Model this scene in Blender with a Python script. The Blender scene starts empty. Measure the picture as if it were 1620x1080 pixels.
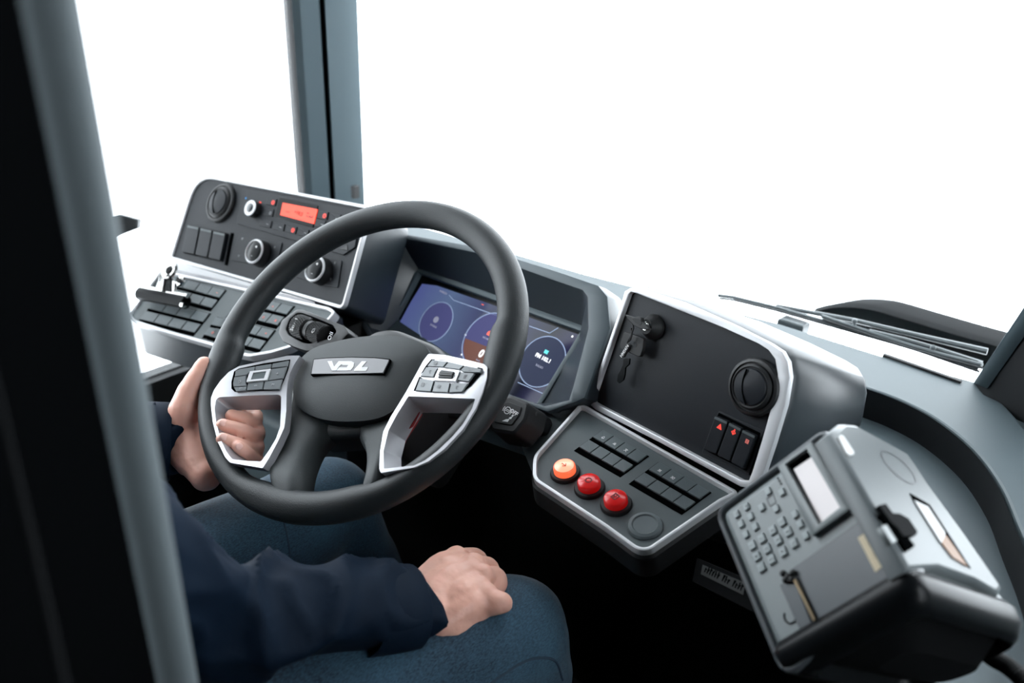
import bpy, bmesh, math, random
from mathutils import Vector as V, Matrix, noise
random.seed(4)
scn = bpy.context.scene
col = scn.collection
# ---------------------------------------------------------------- camera
# bus axes: X to the bus's right, Y forward, Z up; driver's floor z = 0, wheel hub at (0, 0, 0.82)
FPX = 1260.0
CAM = V((0.713, -0.616, 1.265))
ROT = Matrix(((0.787, -0.289, 0.545), (0.615, 0.309, -0.725), (0.041, 0.906, 0.421)))
ROT = ROT.to_quaternion().normalized().to_matrix()
cam_d = bpy.data.cameras.new('camera')
cam = bpy.data.objects.new('camera', cam_d)
col.objects.link(cam)
cam.matrix_world = Matrix.Translation(CAM) @ ROT.to_4x4()
cam_d.sensor_width = 36.0
cam_d.lens = FPX / 1620 * 36
cam_d.clip_start = 0.05
cam_d.dof.use_dof = True
cam_d.dof.focus_distance = 1.02
cam_d.dof.aperture_fstop = 3.4
scn.camera = cam
# ---------------------------------------------------------------- world and exposure
SKY = 8.0
w = bpy.data.worlds.new('overcast_sky')
scn.world = w
w.use_nodes = True
bg = w.node_tree.nodes['Background']
bg.inputs['Color'].default_value = (0.87, 0.945, 1.0, 1)
bg.inputs['Strength'].default_value = SKY
scn.view_settings.view_transform = 'Standard'
scn.view_settings.look = 'None'
scn.view_settings.exposure = 0.0
scn.view_settings.gamma = 1.0
scn.view_settings.use_curve_mapping = False

# ---------------------------------------------------------------- pixel helpers (author-time tracing of flat panels onto real planes)
def ray(p):
    return (ROT @ V((p[0] - 810, 540 - p[1], -FPX))).normalized()

def at(px, py, t):
    return CAM + ray((px, py)) * t

def onp(p, o, n):
    r = ray(p)
    return CAM + r * ((V(o) - CAM).dot(n) / r.dot(n))

class Frame:
    """A real plane in the bus: origin o, axes u (right), v (up), n (out)."""
    def __init__(s, o, n, u):
        s.o = V(o); s.n = V(n).normalized()
        u = V(u); s.u = (u - s.n * u.dot(s.n)).normalized(); s.v = s.n.cross(s.u)
        s.M = Matrix.Translation(s.o) @ Matrix((s.u, s.v, s.n)).transposed().to_4x4()
    def L(s, p, c=0.0):
        q = onp(p, s.o + s.n * c, s.n) - s.o
        return V((q.dot(s.u), q.dot(s.v)))
    def P(s, pts, c=0.0):
        return [s.L(p, c) for p in pts]
    def W(s, a, b, c=0.0):
        return s.o + s.u * a + s.v * b + s.n * c
    def loc(s, P):
        q = V(P) - s.o
        return V((q.dot(s.u), q.dot(s.v), q.dot(s.n)))

def Z(x0, y0, k):
    return lambda *pts: [(x0 + a / k, y0 + b / k) for a, b in pts]

# ---------------------------------------------------------------- materials
MATS = {}
def mat(name, color, rough=0.5, metal=0.0, bump=None, var=None, spec=0.5, emit=None, trans=0.0, coat=0.0):
    m = bpy.data.materials.new(name); m.use_nodes = True
    nt = m.node_tree; b = nt.nodes['Principled BSDF']
    b.inputs['Base Color'].default_value = (*color, 1)
    b.inputs['Roughness'].default_value = rough
    b.inputs['Metallic'].default_value = metal
    b.inputs['Specular IOR Level'].default_value = spec
    b.inputs['Transmission Weight'].default_value = trans
    b.inputs['Coat Weight'].default_value = coat
    b.inputs['Coat Roughness'].default_value = 0.08
    if emit:
        b.inputs['Emission Color'].default_value = (*emit[0], 1)
        b.inputs['Emission Strength'].default_value = emit[1]
    tc = nt.nodes.new('ShaderNodeTexCoord')
    if bump:
        no = nt.nodes.new('ShaderNodeTexNoise'); no.inputs['Scale'].default_value = bump[0]; no.inputs['Detail'].default_value = 3
        nt.links.new(tc.outputs['Object'], no.inputs['Vector'])
        bp = nt.nodes.new('ShaderNodeBump'); bp.inputs['Strength'].default_value = bump[1]; bp.inputs['Distance'].default_value = bump[2] if len(bump) > 2 else 0.0006
        nt.links.new(no.outputs['Fac'], bp.inputs['Height']); nt.links.new(bp.outputs['Normal'], b.inputs['Normal'])
    if var:
        n2 = nt.nodes.new('ShaderNodeTexNoise'); n2.inputs['Scale'].default_value = var[0]; n2.inputs['Detail'].default_value = 4
        nt.links.new(tc.outputs['Object'], n2.inputs['Vector'])
        mx = nt.nodes.new('ShaderNodeMix'); mx.data_type = 'RGBA'
        mx.inputs[6].default_value = (*color, 1); mx.inputs[7].default_value = (*var[1], 1)
        nt.links.new(n2.outputs['Fac'], mx.inputs[0]); nt.links.new(mx.outputs[2], b.inputs['Base Color'])
    MATS[name] = m
    return m

leather = mat('black_leather', (0.01283, 0.01604, 0.01747), 0.5, bump=(800, 0.5, 0.0007), spec=0.34)
hubpl = mat('hub_plastic', (0.02213, 0.0274, 0.02898), 0.55, spec=0.4, bump=(900, 0.5, 0.0006))
dashm = mat('dash_plastic', (0.08064, 0.1109, 0.1225), 0.55, bump=(1500, 0.25, 0.0003))
hoodm = mat('hood_plastic', (0.022, 0.0297, 0.0363), 0.33, spec=0.75, bump=(1500, 0.25, 0.0003))
darkpl = mat('dark_plastic', (0.006, 0.0066, 0.0078), 0.5, bump=(1200, 0.3, 0.0004))
panelm = mat('panel_plastic', (0.0085, 0.0112, 0.0155), 0.5, spec=0.28, bump=(1000, 0.4, 0.0004))
greyp = mat('console_plastic', (0.07589, 0.09374, 0.09821), 0.5, bump=(1600, 0.4, 0.0003))
keyp = mat('key_plastic', (0.08579, 0.1067, 0.113), 0.45)
ticketk = mat('ticket_key', (0.2626, 0.2993, 0.3046), 0.45)
clipm = mat('clip_steel', (0.22, 0.20, 0.19), 0.22, metal=1.0)
sillm = mat('skylit_silver', (0.82, 0.82, 0.83), 0.4, metal=0.15)
blackm = mat('black_gap', (0.0016, 0.0018, 0.002), 0.95, spec=0.0)
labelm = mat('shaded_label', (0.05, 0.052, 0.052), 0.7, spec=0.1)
voidm = mat('matt_black', (0.0035, 0.004, 0.0045), 0.85, spec=0.08, bump=(300, 0.2))
gloss = mat('gloss_black', (0.005, 0.006, 0.007), 0.3, spec=0.14)
silver = mat('satin_silver', (0.72, 0.725, 0.74), 0.36, metal=0.3, bump=(2000, 0.05))
bezelm = mat('bezel_silver', (0.40, 0.40, 0.42), 0.36, metal=0.55)
podkey = mat('pod_key', (0.1235, 0.1391, 0.1456), 0.45)
bandm = mat('hood_band', (0.055, 0.076, 0.088), 0.5)
chrome = mat('chrome', (0.8, 0.79, 0.77), 0.12, metal=1.0)
white = mat('white_print', (0.8, 0.8, 0.8), 0.6)
greyprint = mat('grey_print', (0.3, 0.31, 0.32), 0.6)
badgem = mat('badge_grey', (0.1456, 0.1456, 0.1502), 0.35, metal=0.3)
pinkprint = mat('pink_lit_print', (0.5, 0.12, 0.1), 0.6, emit=((1.0, 0.25, 0.2), 0.35))
redlit = mat('red_lit_print', (0.6, 0.05, 0.04), 0.6, emit=((1.0, 0.08, 0.05), 0.9))
lcd = mat('red_lcd', (0.7, 0.06, 0.02), 0.5, emit=((1.0, 0.055, 0.02), 0.95))
lcdink = mat('lcd_ink', (0.1, 0.01, 0.01), 0.6)
bluep = mat('blue_print', (0.02, 0.25, 0.6), 0.6)
redbtn = mat('red_lens', (0.75, 0.012, 0.012), 0.22, emit=((1.0, 0.01, 0.01), 0.12), coat=0.15)
orabtn = mat('lit_lens', (0.9, 0.12, 0.05), 0.12, emit=((1.0, 0.16, 0.06), 0.95), coat=0.6)
oratop = mat('lit_lens_top', (0.95, 0.45, 0.3), 0.2, emit=((1.0, 0.42, 0.25), 0.9), coat=0.1)
redink = mat('red_ink', (0.12, 0.0, 0.0), 0.5)
oraink = mat('orange_ink', (0.75, 0.16, 0.06), 0.5)
redrefl = mat('red_reflection', (0.22, 0.006, 0.008), 0.35)
ticketm = mat('ticket_grey', (0.1824, 0.2091, 0.2145), 0.42, bump=(900, 0.15, 0.0003), var=(14, (0.17, 0.19, 0.194)))
ticketd = mat('ticket_dark_grey', (0.06831, 0.07742, 0.08653), 0.35, var=(20, (0.065, 0.075, 0.082)))
ticketl = mat('ticket_lid', (0.105, 0.1207, 0.126), 0.36, spec=0.3)
paper = mat('paper', (0.6, 0.6, 0.592), 0.6)  # also colours the white reflection painted on the ticket lid
cream = mat('cream_sticker', (0.54, 0.45, 0.3), 0.55)
brown = mat('brown_reflection', (0.252, 0.119, 0.049), 0.5)
lcdgrey = mat('grey_lcd', (0.62, 0.57, 0.57), 0.25, emit=((0.62, 0.57, 0.57), 0.12))
rubber = mat('rubber', (0.0084, 0.0091, 0.0098), 0.6)
edgem = mat('edge_rubber', (0.063, 0.07687, 0.08317), 0.75, spec=0.3, bump=(600, 0.4, 0.0006))
pillarm = mat('pillar_trim', (0.09, 0.129, 0.147), 0.6)
navyp = mat('outside_dark_panel', (0.00216, 0.00324, 0.00468), 0.6, spec=0.3)
metalw = mat('wiper_metal', (0.07, 0.0805, 0.084), 0.4, metal=0.3)
brass = mat('worn_brass', (0.5, 0.38, 0.24), 0.35, metal=0.8)
ceilm = mat('ceiling_grey', (0.06, 0.062, 0.065), 0.8)
floorm = mat('floor_vinyl', (0.012, 0.012, 0.013), 0.7, bump=(60, 0.1))
wallm = mat('wall_dark', (0.012, 0.014, 0.016), 0.6)
seatm = mat('seat_fabric', (0.012, 0.013, 0.018), 0.9, bump=(500, 0.4))

def glass_mat():
    m = bpy.data.materials.new('window_glass'); m.use_nodes = True
    nt = m.node_tree; nt.nodes.clear()
    out = nt.nodes.new('ShaderNodeOutputMaterial'); mx = nt.nodes.new('ShaderNodeMixShader')
    tr = nt.nodes.new('ShaderNodeBsdfTransparent'); gl = nt.nodes.new('ShaderNodeBsdfGlossy')
    fr = nt.nodes.new('ShaderNodeFresnel'); fr.inputs['IOR'].default_value = 1.45
    mu = nt.nodes.new('ShaderNodeMath'); mu.operation = 'MULTIPLY'; mu.inputs[1].default_value = 0.6
    gl.inputs['Roughness'].default_value = 0.02
    nt.links.new(fr.outputs[0], mu.inputs[0]); nt.links.new(mu.outputs[0], mx.inputs[0])
    nt.links.new(tr.outputs[0], mx.inputs[1]); nt.links.new(gl.outputs[0], mx.inputs[2]); nt.links.new(mx.outputs[0], out.inputs[0])
    return m
glassm = glass_mat()

def denim_mat():
    m = mat('denim', (0.035, 0.075, 0.125), 0.85)
    nt = m.node_tree; b = nt.nodes['Principled BSDF']
    tc = nt.nodes.new('ShaderNodeTexCoord')
    a = nt.nodes.new('ShaderNodeTexNoise'); a.inputs['Scale'].default_value = 9; a.inputs['Detail'].default_value = 5
    f = nt.nodes.new('ShaderNodeTexNoise'); f.inputs['Scale'].default_value = 700; f.inputs['Detail'].default_value = 2
    mp = nt.nodes.new('ShaderNodeMapping'); mp.inputs['Scale'].default_value = (1, 0.35, 1)
    nt.links.new(tc.outputs['Object'], a.inputs['Vector']); nt.links.new(tc.outputs['Object'], mp.inputs['Vector']); nt.links.new(mp.outputs[0], f.inputs['Vector'])
    r = nt.nodes.new('ShaderNodeValToRGB')
    r.color_ramp.elements[0].position = 0.36; r.color_ramp.elements[0].color = (0.005, 0.018, 0.036, 1)
    r.color_ramp.elements[1].position = 0.72; r.color_ramp.elements[1].color = (0.042, 0.112, 0.172, 1)
    ad = nt.nodes.new('ShaderNodeMath'); ad.operation = 'MULTIPLY_ADD'; ad.inputs[1].default_value = 0.55
    nt.links.new(f.outputs['Fac'], ad.inputs[0])
    s = nt.nodes.new('ShaderNodeMath'); s.operation = 'MULTIPLY'; s.inputs[1].default_value = 0.5
    nt.links.new(a.outputs['Fac'], s.inputs[0]); nt.links.new(s.outputs[0], ad.inputs[2])
    nt.links.new(ad.outputs[0], r.inputs['Fac']); nt.links.new(r.outputs['Color'], b.inputs['Base Color'])
    bp = nt.nodes.new('ShaderNodeBump'); bp.inputs['Strength'].default_value = 0.5; bp.inputs['Distance'].default_value = 0.0006
    nt.links.new(f.outputs['Fac'], bp.inputs['Height']); nt.links.new(bp.outputs['Normal'], b.inputs['Normal'])
    b.inputs['Sheen Weight'].default_value = 0.15
    return m
denim = denim_mat()
seamm = mat('denim_seam', (0.027, 0.0495, 0.0765), 0.9)
jacketm = mat('navy_jacket', (0.0028, 0.0085, 0.019), 0.7, bump=(700, 0.2, 0.0004), spec=0.10)

def skin_mat():
    m = mat('skin', (0.80, 0.455, 0.35), 0.45, bump=(260, 0.35, 0.0007), var=(38, (0.76, 0.39, 0.30)))
    b = m.node_tree.nodes['Principled BSDF']
    b.inputs['Subsurface Weight'].default_value = 0.12
    b.inputs['Subsurface Radius'].default_value = (0.012, 0.005, 0.003)
    b.inputs['Subsurface Scale'].default_value = 0.5
    return m
skin = skin_mat()
nailm = mat('nail', (0.88, 0.54, 0.46), 0.35)

def screen_mat():
    """The lit picture of the instrument display: blue glow at its left and lower right, a teal reflection painted in at left, dark elsewhere."""
    m = bpy.data.materials.new('cluster_display'); m.use_nodes = True
    nt = m.node_tree; b = nt.nodes['Principled BSDF']
    b.inputs['Base Color'].default_value = (0.003, 0.0035, 0.005, 1); b.inputs['Roughness'].default_value = 0.1; b.inputs['Specular IOR Level'].default_value = 0.18
    tc = nt.nodes.new('ShaderNodeTexCoord'); sp = nt.nodes.new('ShaderNodeSeparateXYZ')
    nt.links.new(tc.outputs['Generated'], sp.inputs[0])
    r = nt.nodes.new('ShaderNodeValToRGB'); e = r.color_ramp.elements
    e[0].position = 0.0; e[0].color = (0.05, 0.06, 0.19, 1)
    e[1].position = 1.0; e[1].color = (0.012, 0.012, 0.045, 1)
    for p, c in ((0.3, (0.075, 0.11, 0.20, 1)), (0.5, (0.05, 0.06, 0.13, 1)), (0.66, (0.006, 0.010, 0.028, 1)), (0.8, (0.012, 0.018, 0.06, 1)), (0.92, (0.003, 0.004, 0.012, 1))):  # teal stop paints a hazy reflection over the screen's left part
        x = e.new(p); x.color = c
    no = nt.nodes.new('ShaderNodeTexNoise'); no.inputs['Scale'].default_value = 3.2; no.inputs['Detail'].default_value = 3
    nt.links.new(tc.outputs['Generated'], no.inputs['Vector'])
    ma = nt.nodes.new('ShaderNodeMath'); ma.operation = 'MULTIPLY_ADD'; ma.inputs[1].default_value = 0.12
    nt.links.new(no.outputs['Fac'], ma.inputs[0]); nt.links.new(sp.outputs[0], ma.inputs[2])
    nt.links.new(ma.outputs[0], r.inputs['Fac'])
    nt.links.new(r.outputs['Color'], b.inputs['Emission Color']); b.inputs['Emission Strength'].default_value = 1.3
    return m
screenm = screen_mat()
gaugeline = mat('gauge_line', (0.2, 0.25, 0.4), 0.5, emit=((0.35, 0.48, 0.7), 0.45))
gaugedark = mat('gauge_face', (0.02, 0.015, 0.05), 0.5, spec=0.1, emit=((0.060, 0.066, 0.175), 1.0))
handrefl = mat('hand_reflection_brown', (0.08, 0.03, 0.02), 0.3, spec=0.1, emit=((0.13, 0.05, 0.035), 0.8))
gaugeblue = mat('gauge_blue', (0.01, 0.015, 0.04), 0.3, spec=0.1, emit=((0.012, 0.018, 0.05), 0.8))
scrtext = mat('screen_text', (0.8, 0.8, 0.8), 0.5, emit=((0.9, 0.92, 0.95), 0.8))
scrdim = mat('screen_text_dim', (0.3, 0.3, 0.4), 0.5, emit=((0.4, 0.42, 0.55), 0.5))
scrred = mat('screen_red', (0.8, 0.1, 0.05), 0.5, emit=((0.9, 0.10, 0.05), 0.7))
scrteal = mat('screen_teal', (0.1, 0.6, 0.6), 0.5, emit=((0.05, 0.5, 0.5), 0.8))

# ---------------------------------------------------------------- mesh helpers
def area2(p):
    return sum(p[i][0] * p[(i + 1) % len(p)][1] - p[(i + 1) % len(p)][0] * p[i][1] for i in range(len(p)))

def ccw(p):
    p = [V((q[0], q[1])) for q in p]
    return p if area2(p) > 0 else p[::-1]

def offs(p, d):
    """offset a closed CCW outline outward by d (mitred)"""
    n = len(p); out = []
    for i in range(n):
        a, b, c = p[i - 1], p[i], p[(i + 1) % n]
        e1 = (b - a); e2 = (c - b)
        if e1.length < 1e-9 or e2.length < 1e-9:
            out.append(b.copy()); continue
        n1 = V((e1.y, -e1.x)).normalized(); n2 = V((e2.y, -e2.x)).normalized()
        m = n1 + n2
        if m.length < 1e-6: m = n1.copy()
        m.normalize(); k = max(0.35, m.dot(n1))
        out.append(b + m * (d / k))
    return out

def rnd(p, r, seg=5):
    """round the corners of a closed outline; r is one radius or one per corner"""
    p = [V((q[0], q[1])) for q in p]; n = len(p); out = []
    for i in range(n):
        a, b, c = p[i - 1], p[i], p[(i + 1) % n]
        ri = r[i] if isinstance(r, (list, tuple)) else r
        d1 = (a - b); d2 = (c - b); L1, L2 = d1.length, d2.length
        if ri <= 0 or L1 < 1e-9 or L2 < 1e-9:
            out.append(b); continue
        k = min(ri, L1 * 0.48, L2 * 0.48)
        s, e = b + d1 / L1 * k, b + d2 / L2 * k
        for j in range(seg + 1):
            t = j / seg
            out.append(s * (1 - t) ** 2 + b * 2 * t * (1 - t) + e * t * t)
    return out

def smooth_closed(p, n=4):
    """Catmull-Rom through a closed outline"""
    p = [V(q) for q in p]; m = len(p); out = []
    for i in range(m):
        a, b, c, d = p[i - 1], p[i], p[(i + 1) % m], p[(i + 2) % m]
        for j in range(n):
            t = j / n
            out.append(0.5 * ((2 * b) + (c - a) * t + (2 * a - 5 * b + 4 * c - d) * t * t + (3 * b - a - 3 * c + d) * t ** 3))
    return out

def smooth_open(p, n=6):
    p = [V(q) for q in p]; out = []
    for i in range(len(p) - 1):
        a = p[i - 1] if i else p[0] * 2 - p[1]
        b, c = p[i], p[i + 1]
        d = p[i + 2] if i + 2 < len(p) else c * 2 - b
        for j in range(n):
            t = j / n
            out.append(0.5 * ((2 * b) + (c - a) * t + (2 * a - 5 * b + 4 * c - d) * t * t + (3 * b - a - 3 * c + d) * t ** 3))
    out.append(p[-1]); return out

def circle(cx, cy, r, n=32, ry=None, rot=0):
    ry = ry or r
    return [V((cx + r * math.cos(t) * math.cos(rot) - ry * math.sin(t) * math.sin(rot), cy + r * math.cos(t) * math.sin(rot) + ry * math.sin(t) * math.cos(rot))) for t in (2 * math.pi * i / n for i in range(n))]

def empty(name, M):
    o = bpy.data.objects.new(name, None); col.objects.link(o)
    o.matrix_world = M; o.empty_display_size = 0.02
    return o

def thing(name, label, cat, fr=None, group=None):
    M = fr.M if isinstance(fr, Frame) else (fr if fr is not None else Matrix())
    o = empty(name, M); o['label'] = label; o['category'] = cat
    if group: o['group'] = group
    return o

def tag(o, label, cat, group=None):
    o['label'] = label; o['category'] = cat
    if group: o['group'] = group
    return o

class MB:
    def __init__(s): s.bm = bmesh.new(); s.caps = []
    def loops(s, rings, cap0=True, cap1=True, closed=True, ringclosed=False):
        bm = s.bm
        vs = [[bm.verts.new(p) for p in r] for r in rings]
        m = len(vs); n = len(vs[0])
        for i in range(m if ringclosed else m - 1):
            A, B = vs[i], vs[(i + 1) % m]
            for j in range(n if closed else n - 1):
                k = (j + 1) % n
                try: bm.faces.new((A[j], A[k], B[k], B[j]))
                except ValueError: pass
        if cap0 and not ringclosed: s.caps.append(bm.faces.new(vs[0][::-1]))
        if cap1 and not ringclosed:
            if cap1 == 'tri':
                L = vs[-1]; eds = [bm.edges.get((L[j], L[(j + 1) % n])) for j in range(n)]
                bmesh.ops.triangle_fill(bm, use_beauty=True, use_dissolve=False, edges=eds)
            else: s.caps.append(bm.faces.new(vs[-1]))
        return s
    def prism(s, p, c0, c1, bev=0.0, seg=3):
        p = ccw(p); r3 = lambda q, c: [V((x[0], x[1], c)) for x in q]
        R = [r3(p, c0)]
        if bev > 0:
            for j in range(seg + 1):
                t = math.pi / 2 * j / seg
                R.append(r3(offs(p, -bev * (1 - math.cos(t))), c1 - bev + bev * math.sin(t)))
        else: R.append(r3(p, c1))
        return s.loops(R)
    def ring(s, p, wo, wi, c0, c1, bev=0.0, seg=2):
        p = ccw(p); r3 = lambda q, c: [V((x[0], x[1], c)) for x in q]
        O, I = offs(p, wo), offs(p, -wi)
        return s.ring2(O, I, c0, c1, bev, seg)
    def ring2(s, O, I, c0, c1, bev=0.0, seg=2):
        """closed band between an outer and an inner outline of equal point count"""
        r3 = lambda q, c: [V((x[0], x[1], c)) for x in q]
        R = [r3(O, c0)]
        if bev:
            for j in range(seg + 1):
                t = math.pi / 2 * j / seg
                R.append(r3([o + (i - o).normalized() * bev * (1 - math.cos(t)) for o, i in zip(O, I)], c1 - bev + bev * math.sin(t)))
            for j in range(seg, -1, -1):
                t = math.pi / 2 * j / seg
                R.append(r3([i + (o - i).normalized() * bev * (1 - math.cos(t)) for o, i in zip(O, I)], c1 - bev + bev * math.sin(t)))
        else: R += [r3(O, c1), r3(I, c1)]
        R.append(r3(I, c0))
        return s.loops(R, ringclosed=True)
    def cushion(s, p, c0, c1, h, n=6, edge=0.0):
        """outline rising from c0 to c1 and doming by h towards its centre"""
        p = ccw(p); ce = V((sum(q[0] for q in p) / len(p), sum(q[1] for q in p) / len(p)))
        R = [[V((*q, c0)) for q in p]]
        for j in range(n + 1):
            k = 1 - j / n
            if j == n: k = 0.04
            z = c1 + h * (1 - k ** 2.4)
            R.append([V((*(ce + (q - ce) * k), z)) for q in p])
        return s.loops(R)
    def cyl(s, cx, cy, r, c0, c1, bev=0.0, n=32, ry=None, rot=0):
        return s.prism(circle(cx, cy, r, n, ry, rot), c0, c1, bev)
    def lathe(s, cx, cy, prof, n=32, cap0=True, cap1=True):
        return s.loops([[V((cx + r * math.cos(2 * math.pi * i / n), cy + r * math.sin(2 * math.pi * i / n), c)) for i in range(n)] for r, c in prof], cap0, cap1)
    def box(s, c, sz, bev=0.0):
        x, y = sz[0] / 2, sz[1] / 2
        return s.prism([(c[0] - x, c[1] - y), (c[0] + x, c[1] - y), (c[0] + x, c[1] + y), (c[0] - x, c[1] + y)], c[2] - sz[2] / 2, c[2] + sz[2] / 2, bev)
    def tube(s, pts, r, n=10, closed=False, ell=1.0, upv=None, cap=True):
        pts = [V(p) for p in pts]; m = len(pts)
        R = []; up = V(upv) if upv else V((0.13, 0.27, 0.95))
        for i, p in enumerate(pts):
            a = pts[(i - 1) % m] if (closed or i) else p
            b = pts[(i + 1) % m] if (closed or i < m - 1) else p
            t = (b - a).normalized()
            if abs(t.dot(up.normalized())) > 0.98: up = V((0.9, 0.2, 0.1))
            x = t.cross(up).normalized(); y = x.cross(t).normalized()
            if not upv: up = y
            rr = r[i] if isinstance(r, (list, tuple)) else r
            R.append([p + x * rr * ell * math.cos(2 * math.pi * k / n) + y * rr * math.sin(2 * math.pi * k / n) for k in range(n)])
        return s.loops(R, cap, cap, ringclosed=closed)
    def stroke(s, pts, wd, c, th=0.0003, closed=False):
        pts = [V((p[0], p[1])) for p in pts]
        if closed: pts = pts + [pts[0]]
        for a, b in zip(pts, pts[1:]):
            d = b - a
            if d.length < 1e-7: continue
            nn = V((-d.y, d.x)).normalized() * wd / 2; e = d.normalized() * wd / 2
            s.prism([a - e + nn, a - e - nn, b + e - nn, b + e + nn], c, c + th)
        return s
    def ball(s, c, r, n=14):
        m = bmesh.ops.create_uvsphere(s.bm, u_segments=n * 2, v_segments=n, radius=1.0)
        rr = r if isinstance(r, (list, tuple)) else (r, r, r)
        for v in m['verts']: v.co = V((v.co.x * rr[0], v.co.y * rr[1], v.co.z * rr[2])) + V(c)
        return s
    def xf(s, M):
        bmesh.ops.transform(s.bm, matrix=M, verts=s.bm.verts); return s
    def build(s, name, m, parent=None, sharp=35, flat=False):
        bmesh.ops.recalc_face_normals(s.bm, faces=s.bm.faces)
        for f in s.bm.faces: f.smooth = not flat
        for f in s.caps:
            if f.is_valid: f.smooth = False
        s.bm.faces.index_update(); ci = [f.index for f in s.caps if f.is_valid]
        me = bpy.data.meshes.new(name); s.bm.to_mesh(me); s.bm.free()
        if not flat:
            me.set_sharp_from_angle(angle=math.radians(sharp))
            for i in ci: me.polygons[i].use_smooth = False
        me.materials.append(m)
        o = bpy.data.objects.new(name, me); col.objects.link(o)
        if parent is not None: o.parent = parent
        return o

def struct(o):
    o['kind'] = 'structure'; return o

def text(name, s, m, parent, a, b, c, size, rot=0.0, shear=0.0, th=0.0004, sx=1.0, bold=0.0):
    cu = bpy.data.curves.new('lettering_curve', 'FONT')
    cu.body = s; cu.size = size; cu.extrude = th / 2; cu.align_x = 'CENTER'; cu.align_y = 'CENTER'; cu.shear = shear; cu.offset = bold
    cu.resolution_u = 2
    ob = bpy.data.objects.new('tmp', cu)
    me = bpy.data.meshes.new_from_object(ob)
    bpy.data.objects.remove(ob); bpy.data.curves.remove(cu)
    me.transform(Matrix.Translation(V((a, b, c + th / 2))) @ Matrix.Rotation(rot, 4, 'Z') @ Matrix.Diagonal((sx, 1, 1, 1)))
    me.name = name; me.materials.clear(); me.materials.append(m)
    o = bpy.data.objects.new(name, me); col.objects.link(o); o.parent = parent
    return o

ICON = {
    'bell': [[(-.6, -.4), (-.4, -.1), (-.4, .3), (0, .7), (.4, .3), (.4, -.1), (.6, -.4), (-.6, -.4)], [(-.15, -.7), (.15, -.7)]],
    'bellx': [[(-.6, -.4), (-.4, -.1), (-.4, .3), (0, .7), (.4, .3), (.4, -.1), (.6, -.4), (-.6, -.4)], [(-.2, .2), (.2, -.2)], [(-.2, -.2), (.2, .2)]],
    'cross': [[(-.6, -.6), (.6, .6)], [(-.6, .6), (.6, -.6)], [(-.3, .7), (.3, .7)]],
    'lamp': [[(-.5, .3), (.5, .3), (.3, -.1), (-.3, -.1), (-.5, .3)], [(-.4, -.3), (-.6, -.7)], [(0, -.3), (0, -.7)], [(.4, -.3), (.6, -.7)]],
    'beam': [[(.6, .5), (.1, .5), (-.2, 0), (.1, -.5), (.6, -.5), (.6, .5)], [(-.4, .4), (-.7, .5)], [(-.4, 0), (-.7, 0)], [(-.4, -.4), (-.7, -.5)]],
    'tri': [[(-.7, -.55), (.7, -.55), (0, .7), (-.7, -.55)], [(-.3, -.3), (.3, -.3), (0, .25), (-.3, -.3)]],
    'dia': [[(-.6, 0), (0, .6), (.6, 0), (0, -.6), (-.6, 0)], [(0, .3), (0, -.1)], [(-.2, -.3), (.2, -.3)], [(0, .9), (.25, .75)]],
    'sq': [[(-.4, -.6), (.4, -.6), (.4, .3), (-.4, .3), (-.4, -.6)], [(-.2, -.3), (.2, -.3)], [(-.2, 0), (.2, 0)]],
    'fan': [[(-.6, 0), (.6, 0)], [(-.3, -.52), (.3, .52)], [(-.3, .52), (.3, -.52)]],
    'ring': [[(.6 * math.cos(t * .7854), .6 * math.sin(t * .7854)) for t in range(9)]],
    'dash': [[(-.6, 0), (.6, 0)]],
    'door': [[(-.5, -.6), (.5, -.6), (.5, .6), (-.5, .6), (-.5, -.6)], [(0, -.6), (0, .6)], [(-.25, 0), (-.4, 0)]],
    'arrow': [[(-.6, 0), (.5, 0)], [(.1, .4), (.5, 0), (.1, -.4)]],
    'wave': [[(-.7, -.2), (-.3, .3), (.1, -.2), (.5, .3)]],
    'star': [[(0, .7), (.2, .2), (.7, .2), (.3, -.15), (.45, -.65), (0, -.35), (-.45, -.65), (-.3, -.15), (-.7, .2), (-.2, .2), (0, .7)]],
}
def icon(kind, parent, m, a, b, c, s, wd=None, name='icon', rot=0.0):
    q = MB(); cr, sr = math.cos(rot), math.sin(rot)
    for st in ICON[kind]:
        q.stroke([(a + s * (x * cr - y * sr), b + s * (x * sr + y * cr)) for x, y in st], wd or s * 0.2, c)
    return q.build(name, m, parent, flat=True)

def quad(c, du, dv, ku=0.5, kv=0.5):
    """pixel quad about centre c with full steps du, dv"""
    f = lambda a, b: (c[0] + du[0] * a + dv[0] * b, c[1] + du[1] * a + dv[1] * b)
    return [f(-ku, -kv), f(ku, -kv), f(ku, kv), f(-ku, kv)]

def cen(p):
    return V((sum(q[0] for q in p) / len(p), sum(q[1] for q in p) / len(p)))
# ---------------------------------------------------------------- the bus shell
FW = Frame((0, 0, 0.82), (0, -0.63, 0.777), (1, 0, 0))                       # steering wheel
FH = Frame(at(430, 380, 1.5), (0, -0.86, 0.51), (1, 0, 0))                   # climate console
_h = onp((400, 452), FH.o, FH.n) + V((0, -0.03, -0.012))
FL = Frame(_h, (0, -0.587, 0.81), (1, 0, 0))                                 # left switch console
FC = Frame(at(800, 530, 1.28), (-0.13, -0.76, 0.635), (0.985, -0.17, 0))     # display
FG = Frame(at(1090, 600, 1.0), (-0.27, -0.91, 0.26), (0.958, -0.283, 0))    # storage box
FP = Frame(onp((1040, 705), FG.o, FG.n) + V((-0.008, -0.030, -0.008)), (-0.07, -0.238, 0.969), (0.958, -0.283, 0))  # lower switch console
_t = at(1290, 870, 0.72); _nt = V((-0.474, -0.745, 0.469)).normalized()
FT = Frame(_t, _nt, onp((1304, 689), _t, _nt) - onp((1139, 811), _t, _nt))   # ticket machine

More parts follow.
